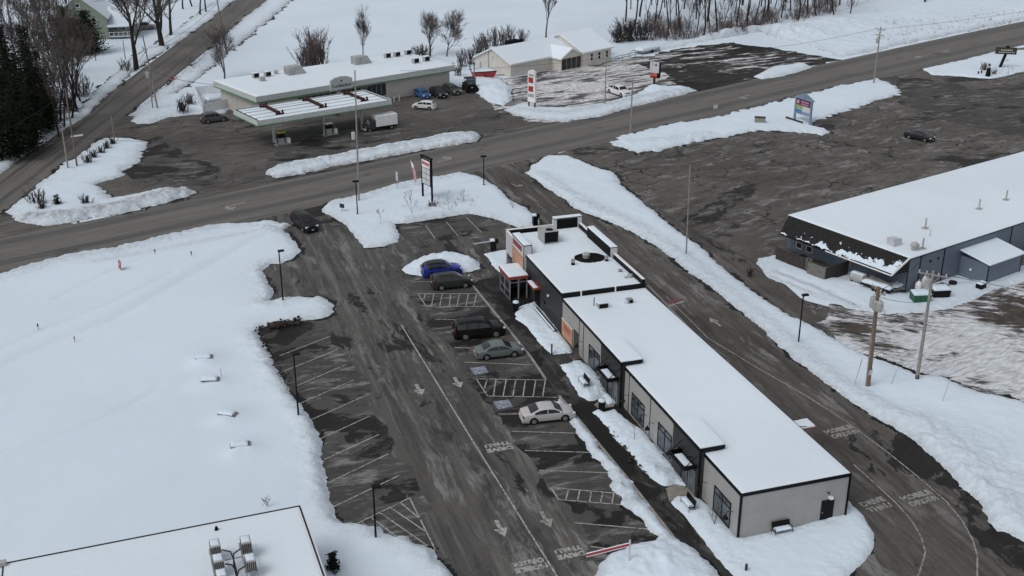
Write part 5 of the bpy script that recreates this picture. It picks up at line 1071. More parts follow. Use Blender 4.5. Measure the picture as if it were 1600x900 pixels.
up['i'] = upole(107,267,202,'bare grey pole at the island tip',.14,'polegrey')
up['j'] = upole(121,263,138,'brown street pole with white lamp arm on the island',.15,'pole')
MB().box(-.2,1.5,-.12,.12,4.9,5.1).build('lamp_head', M['white'], up['j'])
up['k'] = upole(355,85,-8,'dark leaning pole on the upper side road',.17,'pole',(),(),(-1.0,.6)); up['l'] = upole(180,228,180,'thin stake pole at the top of the island',.07,'polegrey')
up['m'] = upole(1072,402,258,'dark slim pole rising from the snow bank by the drive lane',.09,'polegrey',(),(),(-.2,.1))
up['n'] = upole(150,95,45,'slim dark post on the house lawn',.09,'dkwood'); up['o'] = upole(196,93,62,'short dark post near the big forked tree',.09,'dkwood')
def wire(a, b, sag, label, r=.028):
    a = Vector(a); b = Vector(b); pts = [a+(b-a)*t-Vector((0,0,sag*4*t*(1-t))) for t in np.linspace(0,1,17)]
    o = MB().tube(pts, r, 4, False).build('power_line', M['cable']); return tag(o, label, 'wire')
def top(k, dz=0, dx=0, dy=0): o = up[k]; return (o.location.x+dx, o.location.y+dy, o['h']-dz)
wire(top('b',.2), (90,75,11), 1.2, 'overhead wire from the pale pole out of the frame'); wire(top('c',.4), (165,285,13), 1.5, 'overhead wire from the two arm pole to the right')
wire(top('c',.4,-.8), top('f',.3), 1.5, 'overhead wire between the plaza pole and the pickup pole'); wire(top('f',.3), GL(30,3,4.8), .6, 'drop wire from the pickup pole to the store')
wire(top('g',6.5), GL(4,12,4.8), 1.2, 'drop wire from the crossarm pole to the store', .035); wire(top('g',2.3,.5), top('k',.6), 1.2, 'overhead wire along the upper side road'); wire(top('g',2.3,-.5), top('i',.3), 1.5, 'overhead wire down to the island pole')
wire(top('g',4.2), (-62,108,9), 1.8, 'overhead wire down the side road past the firs'); wire(top('j',.6), (-75,150,8), .8, 'overhead wire from the lamp arm pole to the firs')
wire(top('i',1.0), top('d',6.5), 1.8, 'low overhead wire across the snow island'); wire(top('a',.3), BL(3,0,4), .5, 'drop wire from the transformer pole to the blue building'); wire(top('a',1.0), BL(-1.5,-3,.3), .2, 'taut guy wire running to the green dumpster')
for i, (x0, y0, x1, y1) in enumerate(((1333,607,1344,560),(1390,606,1400,574),(1470,633,1466,590))):
    g = G(x0, y0); h = zat(x0, y0, y1); st = thing('marker_rod', ('thin reflector rod left of the transformer pole','thin reflector rod between the two utility poles','thin reflector rod right of the pale pole')[i], 'marker rod', (g.x,g.y,0)); MB().tube([(0,0,0),(.5,0,h)],.03,5).build('rod', M['hvac'], st); MB().tube([(.42,0,h*.85),(.5,0,h)],.045,5).build('cap', M['lgrey'], st)

# ------------------------------------------------------------------ signs
def gsign(px, py, rz, name, label, cat): g = G(px, py); return thing(name, label, cat, (g.x,g.y,0), rz)
a_ = G(661,311); b_ = G(675.5,318.5); ts = thing('tenant_sign', 'tall tenant sign with red top panel and white tenant panels on black posts', 'sign', ((a_.x+b_.x)/2,(a_.y+b_.y)/2,0), math.atan2(b_.y-a_.y,b_.x-a_.x))
hw_ = (b_-a_).length/2
for s in (-1,1): MB().box(s*hw_-.09,s*hw_+.09,-.12,.12,0,6.3).build('post', M['black'], ts)
cbx = MB().box(-hw_+.12,hw_-.12,-.13,.13,2.4,6.0).build('cabinet', M['black'], ts); MB().box(-hw_-.15,hw_+.15,-.18,.18,6.3,6.5).build('cap', M['black'], ts)
hw2 = hw_-.2
MB().box(-hw2,hw2,-.15,-.13,4.9,5.95).box(-hw2,hw2,.13,.15,4.9,5.95).build('red_panel', paint('panel_white', (.75,.70,.70), .4), cbx)
s = MB()
for k in range(6): s.box(-hw2+.15+k*(2*hw2-.3)/6,-hw2+.15+(k+.75)*(2*hw2-.3)/6,-.165,-.15,5.25,5.7)
s.build('red_lettering', M['red'], cbx)
for r_ in range(3):
    for c_ in range(2): x0_ = -hw2+c_*hw2+.04; p_ = MB().box(x0_,x0_+hw2-.08,-.15,-.13,2.5+r_*.8,3.22+r_*.8).box(x0_,x0_+hw2-.08,.13,.15,2.5+r_*.8,3.22+r_*.8).build('tenant_panel', M['lgrey'], cbx)
ff = gsign(649,294,math.radians(-30),'feather_flag','pink and white feather flag on a leaning pole beside the tenant sign','flag')
MB().tube([(0,0,0),(-.25,0,2.2),(-.75,0,4.2)],.03,5).build('pole', M['galv'], ff)
fm = MB(); P_ = [(-.02,.9),(-.25,2.2),(-.55,3.4),(-.78,4.2)]; Q_ = [(.28,1.0),(.18,2.2),(-.15,3.4),(-.75,4.25)]
fm.add([(p[0],-.012,p[1]) for p in P_]+[(q[0],-.012,q[1]) for q in Q_]+[(p[0],.012,p[1]) for p in P_]+[(q[0],.012,q[1]) for q in Q_], [(i,i+1,i+5,i+4) for i in range(3)]+[(i+8,i+12,i+13,i+9) for i in range(3)]+[(4,5,13,12),(5,6,14,13),(6,7,15,14)])
fm.build('banner', M['pink'], ff); MB().add([(-.40,-.02,3.0),(-.62,-.02,3.7),(-.45,-.02,3.9),(-.08,-.02,3.2)],[(0,1,2,3)]).build('banner_patch', M['white'], ff)
rs = gsign(621,300,math.radians(-60),'road_sign','white backed road sign on a thin post by the main road','sign'); MB().tube([(0,0,0),(0,0,3.0)],.04,6).build('post', M['galv'], rs); MB().box(-.35,.35,-.02,.02,1.7,3.0).build('plate', M['lgrey'], rs)
ms = gsign(535,334,math.radians(-30),'direction_sign','small dark direction sign at the tip of the sign verge','sign'); MB().tube([(0,0,0),(0,0,1.3)],.05,6).build('post', M['hvac'], ms); MB().box(-.35,.35,-.06,.06,.85,1.4).build('plate', M['dkwood'], ms)
ps = thing('price_sign', 'tall white price sign with two red panels by the slushy lot', 'sign', C(831,171), math.radians(-40))
for s in (-1,1): MB().box(s*.7-.1,s*.7+.1,-.1,.1,0,1.6).build('post', M['dkwood'], ps)
pb = MB().box(-.85,.85,-.2,.2,1.4,6.7).build('cabinet', M['white'], ps)
tp = MB(); n_ = 9; tp.add([(.85*math.cos(math.pi*k/(n_-1)),-.2,6.7+.55*math.sin(math.pi*k/(n_-1))) for k in range(n_)]+[(.85*math.cos(math.pi*k/(n_-1)),.2,6.7+.55*math.sin(math.pi*k/(n_-1))) for k in range(n_)], [tuple(range(n_)), tuple(range(2*n_-1,n_-1,-1))]+[(i+1,i,i+n_,i+1+n_) for i in range(n_-1)]); tp.build('arched_top', M['white'], ps)
for s in (-1,1):
    for z_ in (3.3,4.9): MB().box(-.65,.45,s*.21-.01,s*.21+.01,z_,z_+1.0).build('price_panel', M['red'], pb)
    MB().box(-.6,.55,s*.21-.01,s*.21+.01,6.1,6.5).build('emblem_panel', M['hvac'], pb); MB().box(-.7,.6,s*.21-.01,s*.21+.01,2.3,2.9).build('grey_panel', M['hvac'], pb)
a_ = G(1241,189); b_ = G(1265,197); gsn = thing('plaza_sign', 'blue gabled plaza sign with colourful tenant panels on two posts', 'sign', ((a_.x+b_.x)/2,(a_.y+b_.y)/2,0), math.atan2(b_.y-a_.y,b_.x-a_.x)); hw_ = (b_-a_).length/2
for s in (-1,1): MB().box(s*hw_-.15,s*hw_+.15,-.15,.15,0,4.3).build('post', M['signblue'], gsn)
bdx = MB().box(-hw_+.15,hw_-.15,-.1,.1,1.5,4.3).build('board', M['lgrey'], gsn)
gw = hw_+.5; MB().add([(-gw,-.35,4.3),(gw,-.35,4.3),(0,-.35,5.3),(-gw,.35,4.3),(gw,.35,4.3),(0,.35,5.3)],[(0,1,2),(5,4,3),(0,2,5,3),(1,4,5,2),(0,3,4,1)]).build('gable', M['signblue'], gsn)
w2 = hw_-.2
for nm, m_, x0_, x1_, z0_, z1_ in (('tenant_panel','purple',-w2,w2,3.1,4.2),('tenant_panel','ltyel',-w2,-.1,2.5,3.05),('tenant_panel','lgrey',0,w2,2.2,3.05),('tenant_panel','skyblue',-w2,-.2,1.6,2.4),('tenant_panel','signblue',-.1,w2,1.6,2.1)): MB().box(x0_,x1_,-.13,-.1,z0_,z1_).box(x0_,x1_,.1,.13,z0_,z1_).build(nm, M[m_], bdx)
s = MB()
for k in range(7): s.box(-.5+k*.27,-.3+k*.27,-.145,-.13,3.7,3.95)
for k in range(7): s.box(-.5+k*.27,-.3+k*.27,-.145,-.13,3.3,3.5)
s.tube([(-w2+.45,-.14,3.65),(-w2+.45,-.135,3.65)],.35,14); s.build('sign_lettering', M['pink'], bdx)
MB().bar((-3.2,-.9,.5),(1.2,-.9,.5),.15,.35).build('rail', M['dkwood'], gsn)
ub = thing('utility_box', 'tan utility box standing in the plaza verge snow', 'utility box', C(1187,194), math.radians(-15)); MB().box(-.9,.9,-.45,.45,0,1.2).build('cabinet', M['sand'], ub, bevel=.03); MB().box(-.95,.95,-.5,.5,1.2,1.28).build('lid', M['dkwood'], ub)
rd = thing('road_sign', 'small road sign beside the main road above the plaza verge', 'sign', C(1117,184), math.radians(40)); MB().tube([(0,0,0),(0,0,2.2)],.05,6).build('post', M['pole'], rd); MB().box(-.5,.5,-.03,.03,1.7,2.3).build('plate', M['lgrey'], rd)
sl = thing('slanted_sign', 'black roadside sign on a slanted post at the right edge', 'sign', C(1561,108), math.radians(-12))
MB().bar((0,0,0),(1.1,.1,4.2),.55,.45).build('post', M['black'], sl); sbx = MB().box(-1.3,2.9,-.2,.2,3.2,4.6).build('board', M['olive'], sl)
s = MB()
for k in range(6): s.box(-.2+k*.4,.05+k*.4,-.22,-.2,3.95,4.2)
for k in range(9): s.box(-.6+k*.36,-.4+k*.36,-.22,-.2,3.5,3.7)
s.build('sign_lettering', M['lgrey'], sbx); MB().box(.7,1.3,-.25,.25,4.6,4.95).build('top_box', M['black'], sl); MB().tube([(.9,-.4,2.0),(1.5,-.5,2.1)],.2,8).build('flood_lamp', M['lgrey'], sl)
lh = thing('lighthouse_ornament', 'dark lighthouse ornament among shrubs beside the slanted sign', 'ornament', C(1543,121), 0)
MB().tube([(0,0,0),(0,0,1.9),(0,0,2.0)],[.55,.35,.4],10).build('tower', M['black'], lh); MB().cyl((0,0),.25,2.0,2.5,8).build('lantern', M['lgrey'], lh); MB().tube([(0,0,2.5),(0,0,2.9)],[.38,.05],8).build('cap', M['dkwood'], lh)
for i, (x_, y_) in enumerate(((1528,118),(1533,117))):
    st = tag(MB().box(-.12,.12,-.12,.12,0,.9).build('marker_post', M['dkwood'], loc=C(x_,y_)), 'short dark marker post left of the lighthouse ornament', 'post', 'marker posts by the slanted sign')
hs = thing('red_stand_sign', 'grey panel sign on a dark red stand behind the ploughed heap', 'sign', C(1022,133), math.radians(-25))
MB().box(-.18,.18,-.18,.18,0,1.8).build('post', M['brown'], hs); MB().tube([(-.7,-.3,1.9),(.7,-.3,1.9)],.42,10).build('drum', M['red'], hs); MB().box(.5,1.1,-.4,.4,1.5,2.4).build('box', M['black'], hs)
hp = MB().box(-.95,.95,-.25,.25,2.5,4.6).build('panel', M['lgrey'], hs); MB().box(.95,1.15,-.3,.3,2.3,4.6).build('frame', M['black'], hs); MB().box(-.5,-.3,-.262,-.25,4.1,4.3).box(.1,.5,-.262,-.25,3.9,4.2).build('sign_mark', M['dark'], hp)
ss = thing('stop_sign', 'red stop sign beside the upper side road', 'sign', C(272,142), math.radians(60)); MB().tube([(0,0,0),(0,0,2.6)],.045,6).build('post', M['galv'], ss)
oc = [(.42*math.cos(math.pi/8+k*math.pi/4),.42*math.sin(math.pi/8+k*math.pi/4)) for k in range(8)]
MB().add([(p[0],-.03,2.5+p[1]) for p in oc]+[(p[0],.0,2.5+p[1]) for p in oc],[tuple(range(8)),tuple(range(15,7,-1))]+[(i,i+8,(i+1)%8+8,(i+1)%8) for i in range(8)]).build('plate', M['red'], ss)
pr = thing('property_sign', 'red and white property sign leaning in the snow field', 'sign', C(188,426), math.radians(-55)); 
for s in (-1,1): MB().tube([(s*.4,0,0),(s*.4,.1,1.5)],.035,5).build('leg', M['galv'], pr)
MB().obox((0,.06,1.0),.95,.04,1.0,0,-.07).build('plate', M['red'], pr); MB().obox((.05,.03,1.1),.5,.03,.25,0,-.07).build('sign_mark', M['pink'], pr)
for i, (x_, y_, l_) in enumerate(((61,520,'leftmost survey stake with dark tip in the snow field'),(118,540,'survey stake with orange tip in the snow field'),(243,402,'slim survey stake right of the red sign'),(300,405,'survey stake near the road bank, farthest right'))):
    st = thing('survey_stake', l_, 'stake', C(x_,y_), 0, 'survey stakes in the snow field'); MB().tube([(0,0,0),(0,0,1.0)],.035,5).build('stake', M['wood'], st); MB().tube([(0,0,.75),(0,0,1.05)],[.10,.06],6).build('tip', M['orange'] if i == 1 else M['dkwood'], st)

# ------------------------------------------------------------------ small things round the shops
def bench(px, py, rz, label):
    t_ = thing('bench', label, 'bench', C(px,py,.25), rz, 'black benches by the shops')
    MB().obox((0,.28,.72),1.5,.05,.45,0,-.2).build('backrest', M['black'], t_); MB().box(-.75,.75,-.25,.25,.40,.45).build('seat', M['black'], t_)
    for s in (-1,1): MB().tube([(s*.72,-.25,0),(s*.72,-.25,.65),(s*.72,.25,.65),(s*.72,.25,0)],.025,5).build('arm', M['black'], t_)
    snow_slab('seat_snow', -.66,.66,-.27,.2,.45,.62,t_,.12,.03,.12,3,'capsnow'); return t_
bench(912,606,SA+math.radians(-90),'black bench half buried near the first awning'); bench(1074,797,SA-math.radians(90),'black bench beside the window at the near end'); bench(1221,838,SA,'black bench with snowy seat against the near end wall')
def bin_(px, py, label):
    t_ = thing('trash_bin', label, 'trash bin', C(px,py,.08), SA, 'round black trash bins'); MB().tube([(0,0,0),(0,0,1.0)],[.30,.33],14).build('barrel', M['black'], t_, smooth=True); MB().tube([(0,0,1.0),(0,0,1.12),(0,0,1.2)],[.34,.34,.2],14).build('snow_cap', M['capsnow'], t_, smooth=True); return t_
bin_(806,487,'round black trash bin beside the red edged vestibule'); bin_(940,643,'round black trash bin below the first awning')
for x_, y_, r_, l_, arm in ((836,352,.0,'black order post with snow cap at the drive lane corner',0),(771,392,0,'black clearance post with pale arm at the shop corner',1)):
    t_ = thing('order_post', l_, 'order post', C(x_,y_), SA); MB().box(-.32,.32,-.28,.28,0,1.35).build('cabinet', M['black'], t_); snow_slab('snow_cap', -.36,.36,-.32,.32,1.35,1.6,t_,.15,.04,.15,3,'capsnow'); MB().box(.1,.55,-.35,.1,1.1,1.6).build('hood', M['black'], t_)
    if arm: MB().bar((-.3,0,1.3),(-2.6,-.25,1.3),.12).build('arm', M['lgrey'], t_)
g = G(982,895); cbar = thing('clearance_bar', 'white clearance post with red and white bar over the lane', 'clearance bar', (g.x,g.y,0), 0)
hh = zat(982,895,844); MB().tube([(0,0,0),(0,0,hh)],.07,8).build('post', M['lgrey'], cbar)
e1 = G(916,872,hh-.9)-Vector((g.x,g.y,0)); 
MB().bar((0,0,hh-.35),tuple(e1+Vector((0,0,.25))),.08,.17).build('arm', M['red'], cbar); MB().bar((0,0,hh-.48),tuple(e1+Vector((0,0,.11))),.06,.06).build('arm_edge', M['white'], cbar); MB().bar((0,0,hh-.22),tuple(e1+Vector((0,0,.38))),.06,.05).build('arm_edge', M['white'], cbar)
for x_, y_, h_, l_ in ((862,556,1.0,'short dark post at the lower end of the charcoal bed'),(1165,898,.6,'short grey post in the apron at the bottom edge')):
    t_ = tag(MB().box(-.08,.08,-.08,.08,0,h_+.3).build('post', M['dkwood'], loc=C(x_,y_)), l_, 'post')
lid = tag(MB().box(-1.05,.0,-.25,.3,0,.9).add([(0,0,0)],[]).build('planter_pot', M['dark'], loc=C(1060,755,.1)), 'low dark planter by the second awning', 'planter')
bpy.data.objects.remove(lid)
# timber edging and debris of the snow bed
# buried picnic tables
for i, (x_, y_, l_) in enumerate(((320,569,'snow buried picnic table, farthest from the foreground roof'),(330,604,'snow buried picnic table with a small stake behind'),(357,658,'snow buried picnic table, third from the far end'),(377,707,'snow buried picnic table nearest the foreground roof'))):
    t_ = thing('picnic_table', l_, 'picnic table', C(x_,y_,.36), math.radians((10,5,-15,15)[i]), 'buried picnic tables in the snow field')
    MB().obox((0,0,.42),1.7,.75,.06,0,.06).build('tabletop', M['wood'], t_)
    snow_slab('table_snow', -.8,.62,-.36,.44,.45,.68,t_,.15,.06,.25,i+3,'capsnow')
    for s in (-1,1): MB().bar((s*.55,-.7,.05),(s*.55,-.15,.42),.08,.05).bar((s*.55,.7,.05),(s*.55,.15,.42),.08,.05).build('leg', M['dkwood'], t_); MB().obox((0,s*.72,.12),1.7,.25,.05).build('seat', M['dkwood'], t_)
t_ = tag(MB().tube([(0,0,0),(0,0,1.5)],.03,5).build('stake', M['hvac'], loc=C(347,597)), 'thin grey stake behind the second picnic table', 'stake')

# white enclosure, dumpster and bollards at the store
A_ = [G(*p) for p in ((318,180),(306,152),(358,146),(362,168))]
en = thing('waste_enclosure', 'white panel fence enclosure left of the store', 'fence', (A_[0].x,A_[0].y,0))
for (p, q) in zip(A_[:-1], A_[1:]): p_, q_ = p-A_[0], q-A_[0]; MB().bar((p_.x,p_.y,1.0),(q_.x,q_.y,1.0),.1,2.0).build('fence_panel', M['white'], en)
p_, q_ = Vector((0,0,0)), A_[3]-A_[0]
MB().bar((0,0,.95),(q_.x*.98,q_.y*.98,.95),.1,1.8).build('gate', M['white'], en)
for p in A_[:]: p_ = p-A_[0]; MB().box(p_.x-.09,p_.x+.09,p_.y-.09,p_.y+.09,0,2.2).build('post', M['white'], en)
dp = thing('dumpster', 'snow heaped dumpster inside the white enclosure', 'dumpster', C(336,166), GA); MB().box(-1.6,1.6,-.9,.9,0.1,1.4).build('body', M['hvac'], dp); snow_slab('snow_cap', -1.6,1.6,-.9,.9,1.4,1.95,dp,.25,.15,.4,5,'capsnow')
for k in range(9):
    p = GL(19.5+k*1.15, -1.2); l_ = 'white bollard in the row along the store front'
    t_ = tag(MB().tube([(0,0,0),(0,0,1.0),(0,0,1.06)],[.12,.12,.06],9).build('bollard', M['lgrey'], loc=p), l_, 'bollard', 'bollards along the store front')
tag(MB().box(-.6,.6,-.4,.4,0,.5).build('ice_chest', M['white'], loc=GL(26.2,.2), rz=GA, bevel=.05), 'low white chest at the right end of the shop window', 'chest')
ba = [G(*p) for p in ((795,166),(802,163),(814,168))]; br = thing('barrier', 'grey metal barrier panels beside the price sign', 'barrier', (ba[0].x,ba[0].y,0))
for p, q in zip(ba[:-1], ba[1:]):
    p_, q_ = p-ba[0], q-ba[0]; b = MB().bar((p_.x,p_.y,1.6),(q_.x,q_.y,1.6),.08).bar((p_.x,p_.y,.3),(q_.x,q_.y,.3),.08)
    for k in range(5): f = k/4; b.bar((p_.x+(q_.x-p_.x)*f,p_.y+(q_.y-p_.y)*f,0),(p_.x+(q_.x-p_.x)*f,p_.y+(q_.y-p_.y)*f,1.65),.07)
    b.build('panel', M['galv'], br)
# yard behind the blue building
fe = thing('wood_fence', 'dark wooden fence enclosure with pale gate panel at the blue building', 'fence', BL(-4.3,15.5), BA)
MB().box(-.06,.06,-4.8,0,0,1.7).build('fence_panel', M['dkwood'], fe); MB().box(-.2,.2,-5.0,-4.85,0,1.9).box(-.2,.2,-5.45,-5.3,0,1.9).build('gate_post', M['wood'], fe); MB().box(-.55,-.4,-8.0,-5.4,0,1.65).build('gate', M['wood'], fe); MB().box(-.4,3.6,-8.0,-7.88,0,1.65).build('side_panel', M['dkwood'], fe)
tnk = thing('oil_tank', 'grey lying tank topped with snow behind the blue building', 'tank', BL(-2.1,4.9), BA+math.radians(95)); MB().tube([(-1.0,0,.75),(-.85,0,.75),(.85,0,.75),(1.0,0,.75)],[.35,.55,.55,.35],14).build('drum', M['hvac'], tnk, smooth=True); MB().box(-.7,-.55,-.4,.4,0,.4).box(.55,.7,-.4,.4,0,.4).build('stand', M['dark'], tnk); snow_slab('snow_cap', -.85,.85,-.35,.35,1.22,1.42,tnk,.2,.03,.2,3,'capsnow')
tl = thing('flatbed_trailer', 'dark flat trailer loaded with snowy timber behind the blue building', 'trailer', BL(-1.9,2.2), BA+math.radians(100)); MB().box(-1.8,1.8,-.8,.8,.55,.75).build('bed', M['black'], tl); snow_slab('load', -1.75,1.75,-.7,.7,.75,1.15,tl,.25,.15,.3,5,'capsnow'); MB().bar((-1.7,.2,1.2),(1.4,-.5,1.35),.2).bar((-1.2,-.3,1.15),(1.9,.3,1.25),.15).build('timber', M['wood'], tl)
for s in (-1,1): MB().tube([(0,s*.7,.35),(0,s*.95,.35)],.35,12).build('wheel', M['tyre'], tl)
sp = thing('scrap_pile', 'snowy pile of boards at the corner of the blue building', 'scrap pile', BL(-.3,.9), BA)
rg = random.Random(9); 
for k in range(7): MB().obox((rg.uniform(-.9,.9),rg.uniform(-.9,.9),.25+.09*k),rg.uniform(1.2,2.2),.25,.09,rg.uniform(0,3.1)).build('board', M['dkwood'] if k%2 else M['wood'], sp)
snow_slab('snow_cap', -.9,.9,-.6,.6,.8,1.05,sp,.2,.08,.3,5,'capsnow')
for x_, y_, l_, sc_ in ((1.5,-.6,'pale propane cylinder, left of the pair at the blue wall',1.0),(2.6,-.6,'pale propane cylinder, right of the pair at the blue wall',1.25)):
    t_ = thing('propane_tank', l_, 'propane tank', BL(x_,y_), BA, 'propane tanks at the blue wall'); MB().tube([(0,0,0),(0,0,.1),(0,0,1.0*sc_),(0,0,1.25*sc_),(0,0,1.35*sc_)],[.3,.38,.38,.22,.12],12).build('cylinder', M['white'], t_, smooth=True); MB().cyl((0,0),.1,1.35*sc_,1.5*sc_,8).build('valve', M['hvac'], t_)
for x_, y_, m_, l_ in ((-.7,-2.5,'dgreen','green dumpster with snowy lid beside the pale utility pole'),(2.2,-2.9,'black','black dumpster with snowy lid right of the green one')):
    t_ = thing('dumpster', l_, 'dumpster', BL(x_,y_), BA-.5, 'dumpsters behind the blue building'); MB().add([(-.9,-.6,.1),(.9,-.6,.1),(.9,.6,.1),(-.9,.6,.1),(-1.0,-.7,1.0),(1.0,-.7,1.0),(1.0,.7,1.25),(-1.0,.7,1.25)],[(0,3,2,1),(4,5,6,7),(0,1,5,4),(1,2,6,5),(2,3,7,6),(3,0,4,7)]).build('body', M[m_], t_); snow_slab('snow_cap', -.98,.98,-.66,.66,1.05,1.38,t_,.2,.05,.2,3,'capsnow')
for x_, y_, l_, s_ in ((6.5,-1.6,'black tyre lying by the lean to wall',.45),(23,-1.2,'black tub at the far blue wall',.6)): tag(MB().tube([(0,0,0),(0,0,.3)],[s_,s_],14).build('tyre', M['tyre'], loc=BL(x_,y_,.15)), l_, 'tyre')
pl = thing('pallet', 'snow dusted wooden pallet by the blue wall', 'pallet', BL(5.0,-1.3,.15), BA)
for k in range(5): MB().box(-.7,.7,-.55+k*.24,-.42+k*.24,.1,.14).build('slat', M['wood'], pl)
for k in range(2): MB().box(-.6+k*1.1,-.5+k*1.1,-.55,.6,0,.1).build('runner', M['dkwood'], pl)
t_ = thing('storage_bin', 'dark bin with snow cap in front of the lean to', 'bin', BL(8.0,-4.2), BA); MB().box(-.5,.5,-.35,.35,.1,.75).build('body', M['black'], t_); snow_slab('snow_cap', -.5,.5,-.36,.36,.75,1.0,t_,.2,.04,.15,3,'capsnow')
t_ = thing('planter_tub', 'dark round tub with snow at the lean to corner', 'tub', BL(17.8,-.9), BA); MB().tube([(0,0,.2),(0,0,1.1)],[.5,.75],14).build('tub', M['black'], t_); MB().tube([(0,0,1.1),(0,0,1.3)],[.7,.5],14).build('snow_cap', M['capsnow'], t_)

# distant house
hA = math.radians(52); hO = G(150,62); ho = thing('house', 'sage green gabled house with snowy roofs and white porch', 'house', (hO.x,hO.y,0), math.radians(12))
gable(-9,3,0,14,5.2,10.4,.5,.2,'y',ho,'houseg'); gable(3,9.5,4,12,3.2,6.2,.4,.2,'x',ho,'houseg',name='wing_wall',rname='wing_roof')
for x_ in (-7,-3.6,-.5): window(ho,'y',x_,x_+1.2,3.4,5.1,0,1,.9,'dglass',frame='white',fw=.12)
window(ho,'y',-3.6,-2.6,7.6,8.6,0,1,0,'dglass',frame='white',fw=.12)
for k in range(3): window(ho,'y',3.7+k*1.9,4.9+k*1.9,1.3,2.8,4,1,.7,'dglass',frame='white',fw=.1)
pc = MB().box(3.2,8.5,-.5,4,.5,.62)
po = pc.build('porch', M['white'], ho); q = MB()
for k in range(6): q.box(3.2+k*1.05,3.32+k*1.05,-.5,-.38,.62,1.7)
q.bar((3.2,-.44,1.65),(8.5,-.44,1.65),.1); q.build('railing', M['white'], po); MB().add([(3,-.8,2.9),(8.8,-.8,2.9),(8.8,4.2,3.9),(3,4.2,3.9),(3,-.8,3.1),(8.8,-.8,3.1),(8.8,4.2,4.15),(3,4.2,4.15)],[(0,3,2,1),(4,5,6,7),(0,1,5,4),(1,2,6,5),(2,3,7,6),(3,0,4,7)]).build('porch_roof', M['capsnow'], po)
bf = thing('bird_feeder', 'snow capped bird feeder on a post on the house lawn', 'bird feeder', C(125,96)); MB().tube([(0,0,0),(0,0,2.2)],.06,6).build('post', M['dkwood'], bf); MB().box(-.35,.35,-.35,.35,2.2,2.6).build('box', M['wood'], bf); MB().tube([(0,0,2.6),(0,0,3.0)],[.55,.1],8).build('snow_cap', M['capsnow'], bf)
# ------------------------------------------------------------------ trees and shrubs
def grow(seed, h, r, forks=0.45, levels=4, spread=0.55, nkid=(5,8), up=0.25, taper=.35, wob=.06, first=.35, rmin=.03, tf=.62, kr=(.42,.68), rr=(.38,.6)):
    rg = random.Random(seed); trunk = MB(); twigs = MB()
    def limb(p, d, ln, rad, lv):
        n_ = max(3, int(ln/ (0.9 if lv == 0 else 0.6))) if lv < 3 else 2
        n_ = min(n_, 9); pts = [p.copy()]; q = p.copy(); dd = d.copy()
        for k in range(n_):
            dd = (dd+Vector((rg.gauss(0,wob),rg.gauss(0,wob),rg.gauss(0,wob)+up*.12*(lv > 0)))).normalized(); q = q+dd*ln/n_; pts.append(q.copy())
        rads = [rad*(1-(1-taper)*k/n_) for k in range(n_+1)]
        (trunk if lv < 2 else twigs).tube(pts, rads, 7 if lv == 0 else (5 if lv == 1 else 3), lv < 2)
        if lv >= levels: return
        kids = rg.randint(*nkid) if lv else rg.randint(nkid[0]+1, nkid[1]+2)
        for k in range(kids):
            f = rg.uniform(first if lv == 0 else .25, 1.0) if k < kids-2 else 1.0
            i = min(int(f*n_), n_-1); b = pts[i]+(pts[i+1]-pts[i])*(f*n_-i); ax = (pts[i+1]-pts[i]).normalized()
            side = ax.orthogonal().normalized(); side = Matrix.Rotation(rg.uniform(0,6.283),3,ax) @ side
            sp_ = spread*rg.uniform(.6,1.35); nd = (ax*math.cos(sp_)+side*math.sin(sp_)+Vector((0,0,up*.5))).normalized()
            limb(b, nd, ln*rg.uniform(*kr)*(1.05-.35*f if lv == 0 else 1), max(rads[i]*rg.uniform(*rr), rmin), lv+1)
    limb(Vector((0,0,-.2)), Vector((rg.gauss(0,.03),rg.gauss(0,.03),1)).normalized(), h*tf, r, 0)
    return trunk, twigs
def tree(seed, label, loc, rz=0, s=1.0, name='bare_tree', group=None, bm='bark', tm='twig', **kw):
    a, b = grow(seed, **kw); t_ = thing(name, label, 'tree', loc, rz, group); a.build('trunk', M[bm], t_, smooth=True); b.build('crown', M[tm], t_); t_.scale = (s,s,s); return t_
def shrub_mesh(seed, h, w_, n=26, lv=2):
    rg = random.Random(seed); mb = MB()
    for k in range(n):
        a = rg.uniform(0,6.283); d = Vector((math.cos(a)*rg.uniform(.1,.55)*w_/h, math.sin(a)*rg.uniform(.1,.55)*w_/h, 1)).normalized()
        p = Vector((rg.gauss(0,.15*w_),rg.gauss(0,.15*w_),0)); L_ = h*rg.uniform(.55,1.05); pts = [p]
        for j in range(4): d = (d+Vector((rg.gauss(0,.10),rg.gauss(0,.10),.04))).normalized(); pts.append(pts[-1]+d*L_/4)
        mb.tube(pts, [.04*h/3+.01,.033*h/3+.01,.026*h/3+.008,.018*h/3+.008,.01*h/3+.008], 3, False)
        for q in range(8*lv):
            i = rg.randint(1,3); dd = (d+Vector((rg.gauss(0,.5),rg.gauss(0,.5),rg.uniform(-.1,.6)))).normalized(); b0 = pts[i]+(pts[i+1]-pts[i])*rg.random(); l2 = L_*rg.uniform(.12,.32)
            mb.tube([b0,b0+dd*l2*.5,b0+(dd+Vector((rg.gauss(0,.25),rg.gauss(0,.25),.2))).normalized()*l2], [.012*h/3+.011,.010*h/3+.009,.006*h/3+.008], 3, False)
    return mb
def shrub(seed, loc, h, w_, label, m='twig', name='bare_shrub', n=26, group=None, cat='shrub'):
    return tag(shrub_mesh(seed,h,w_,n).build(name, M[m], loc=loc), label, cat, group)
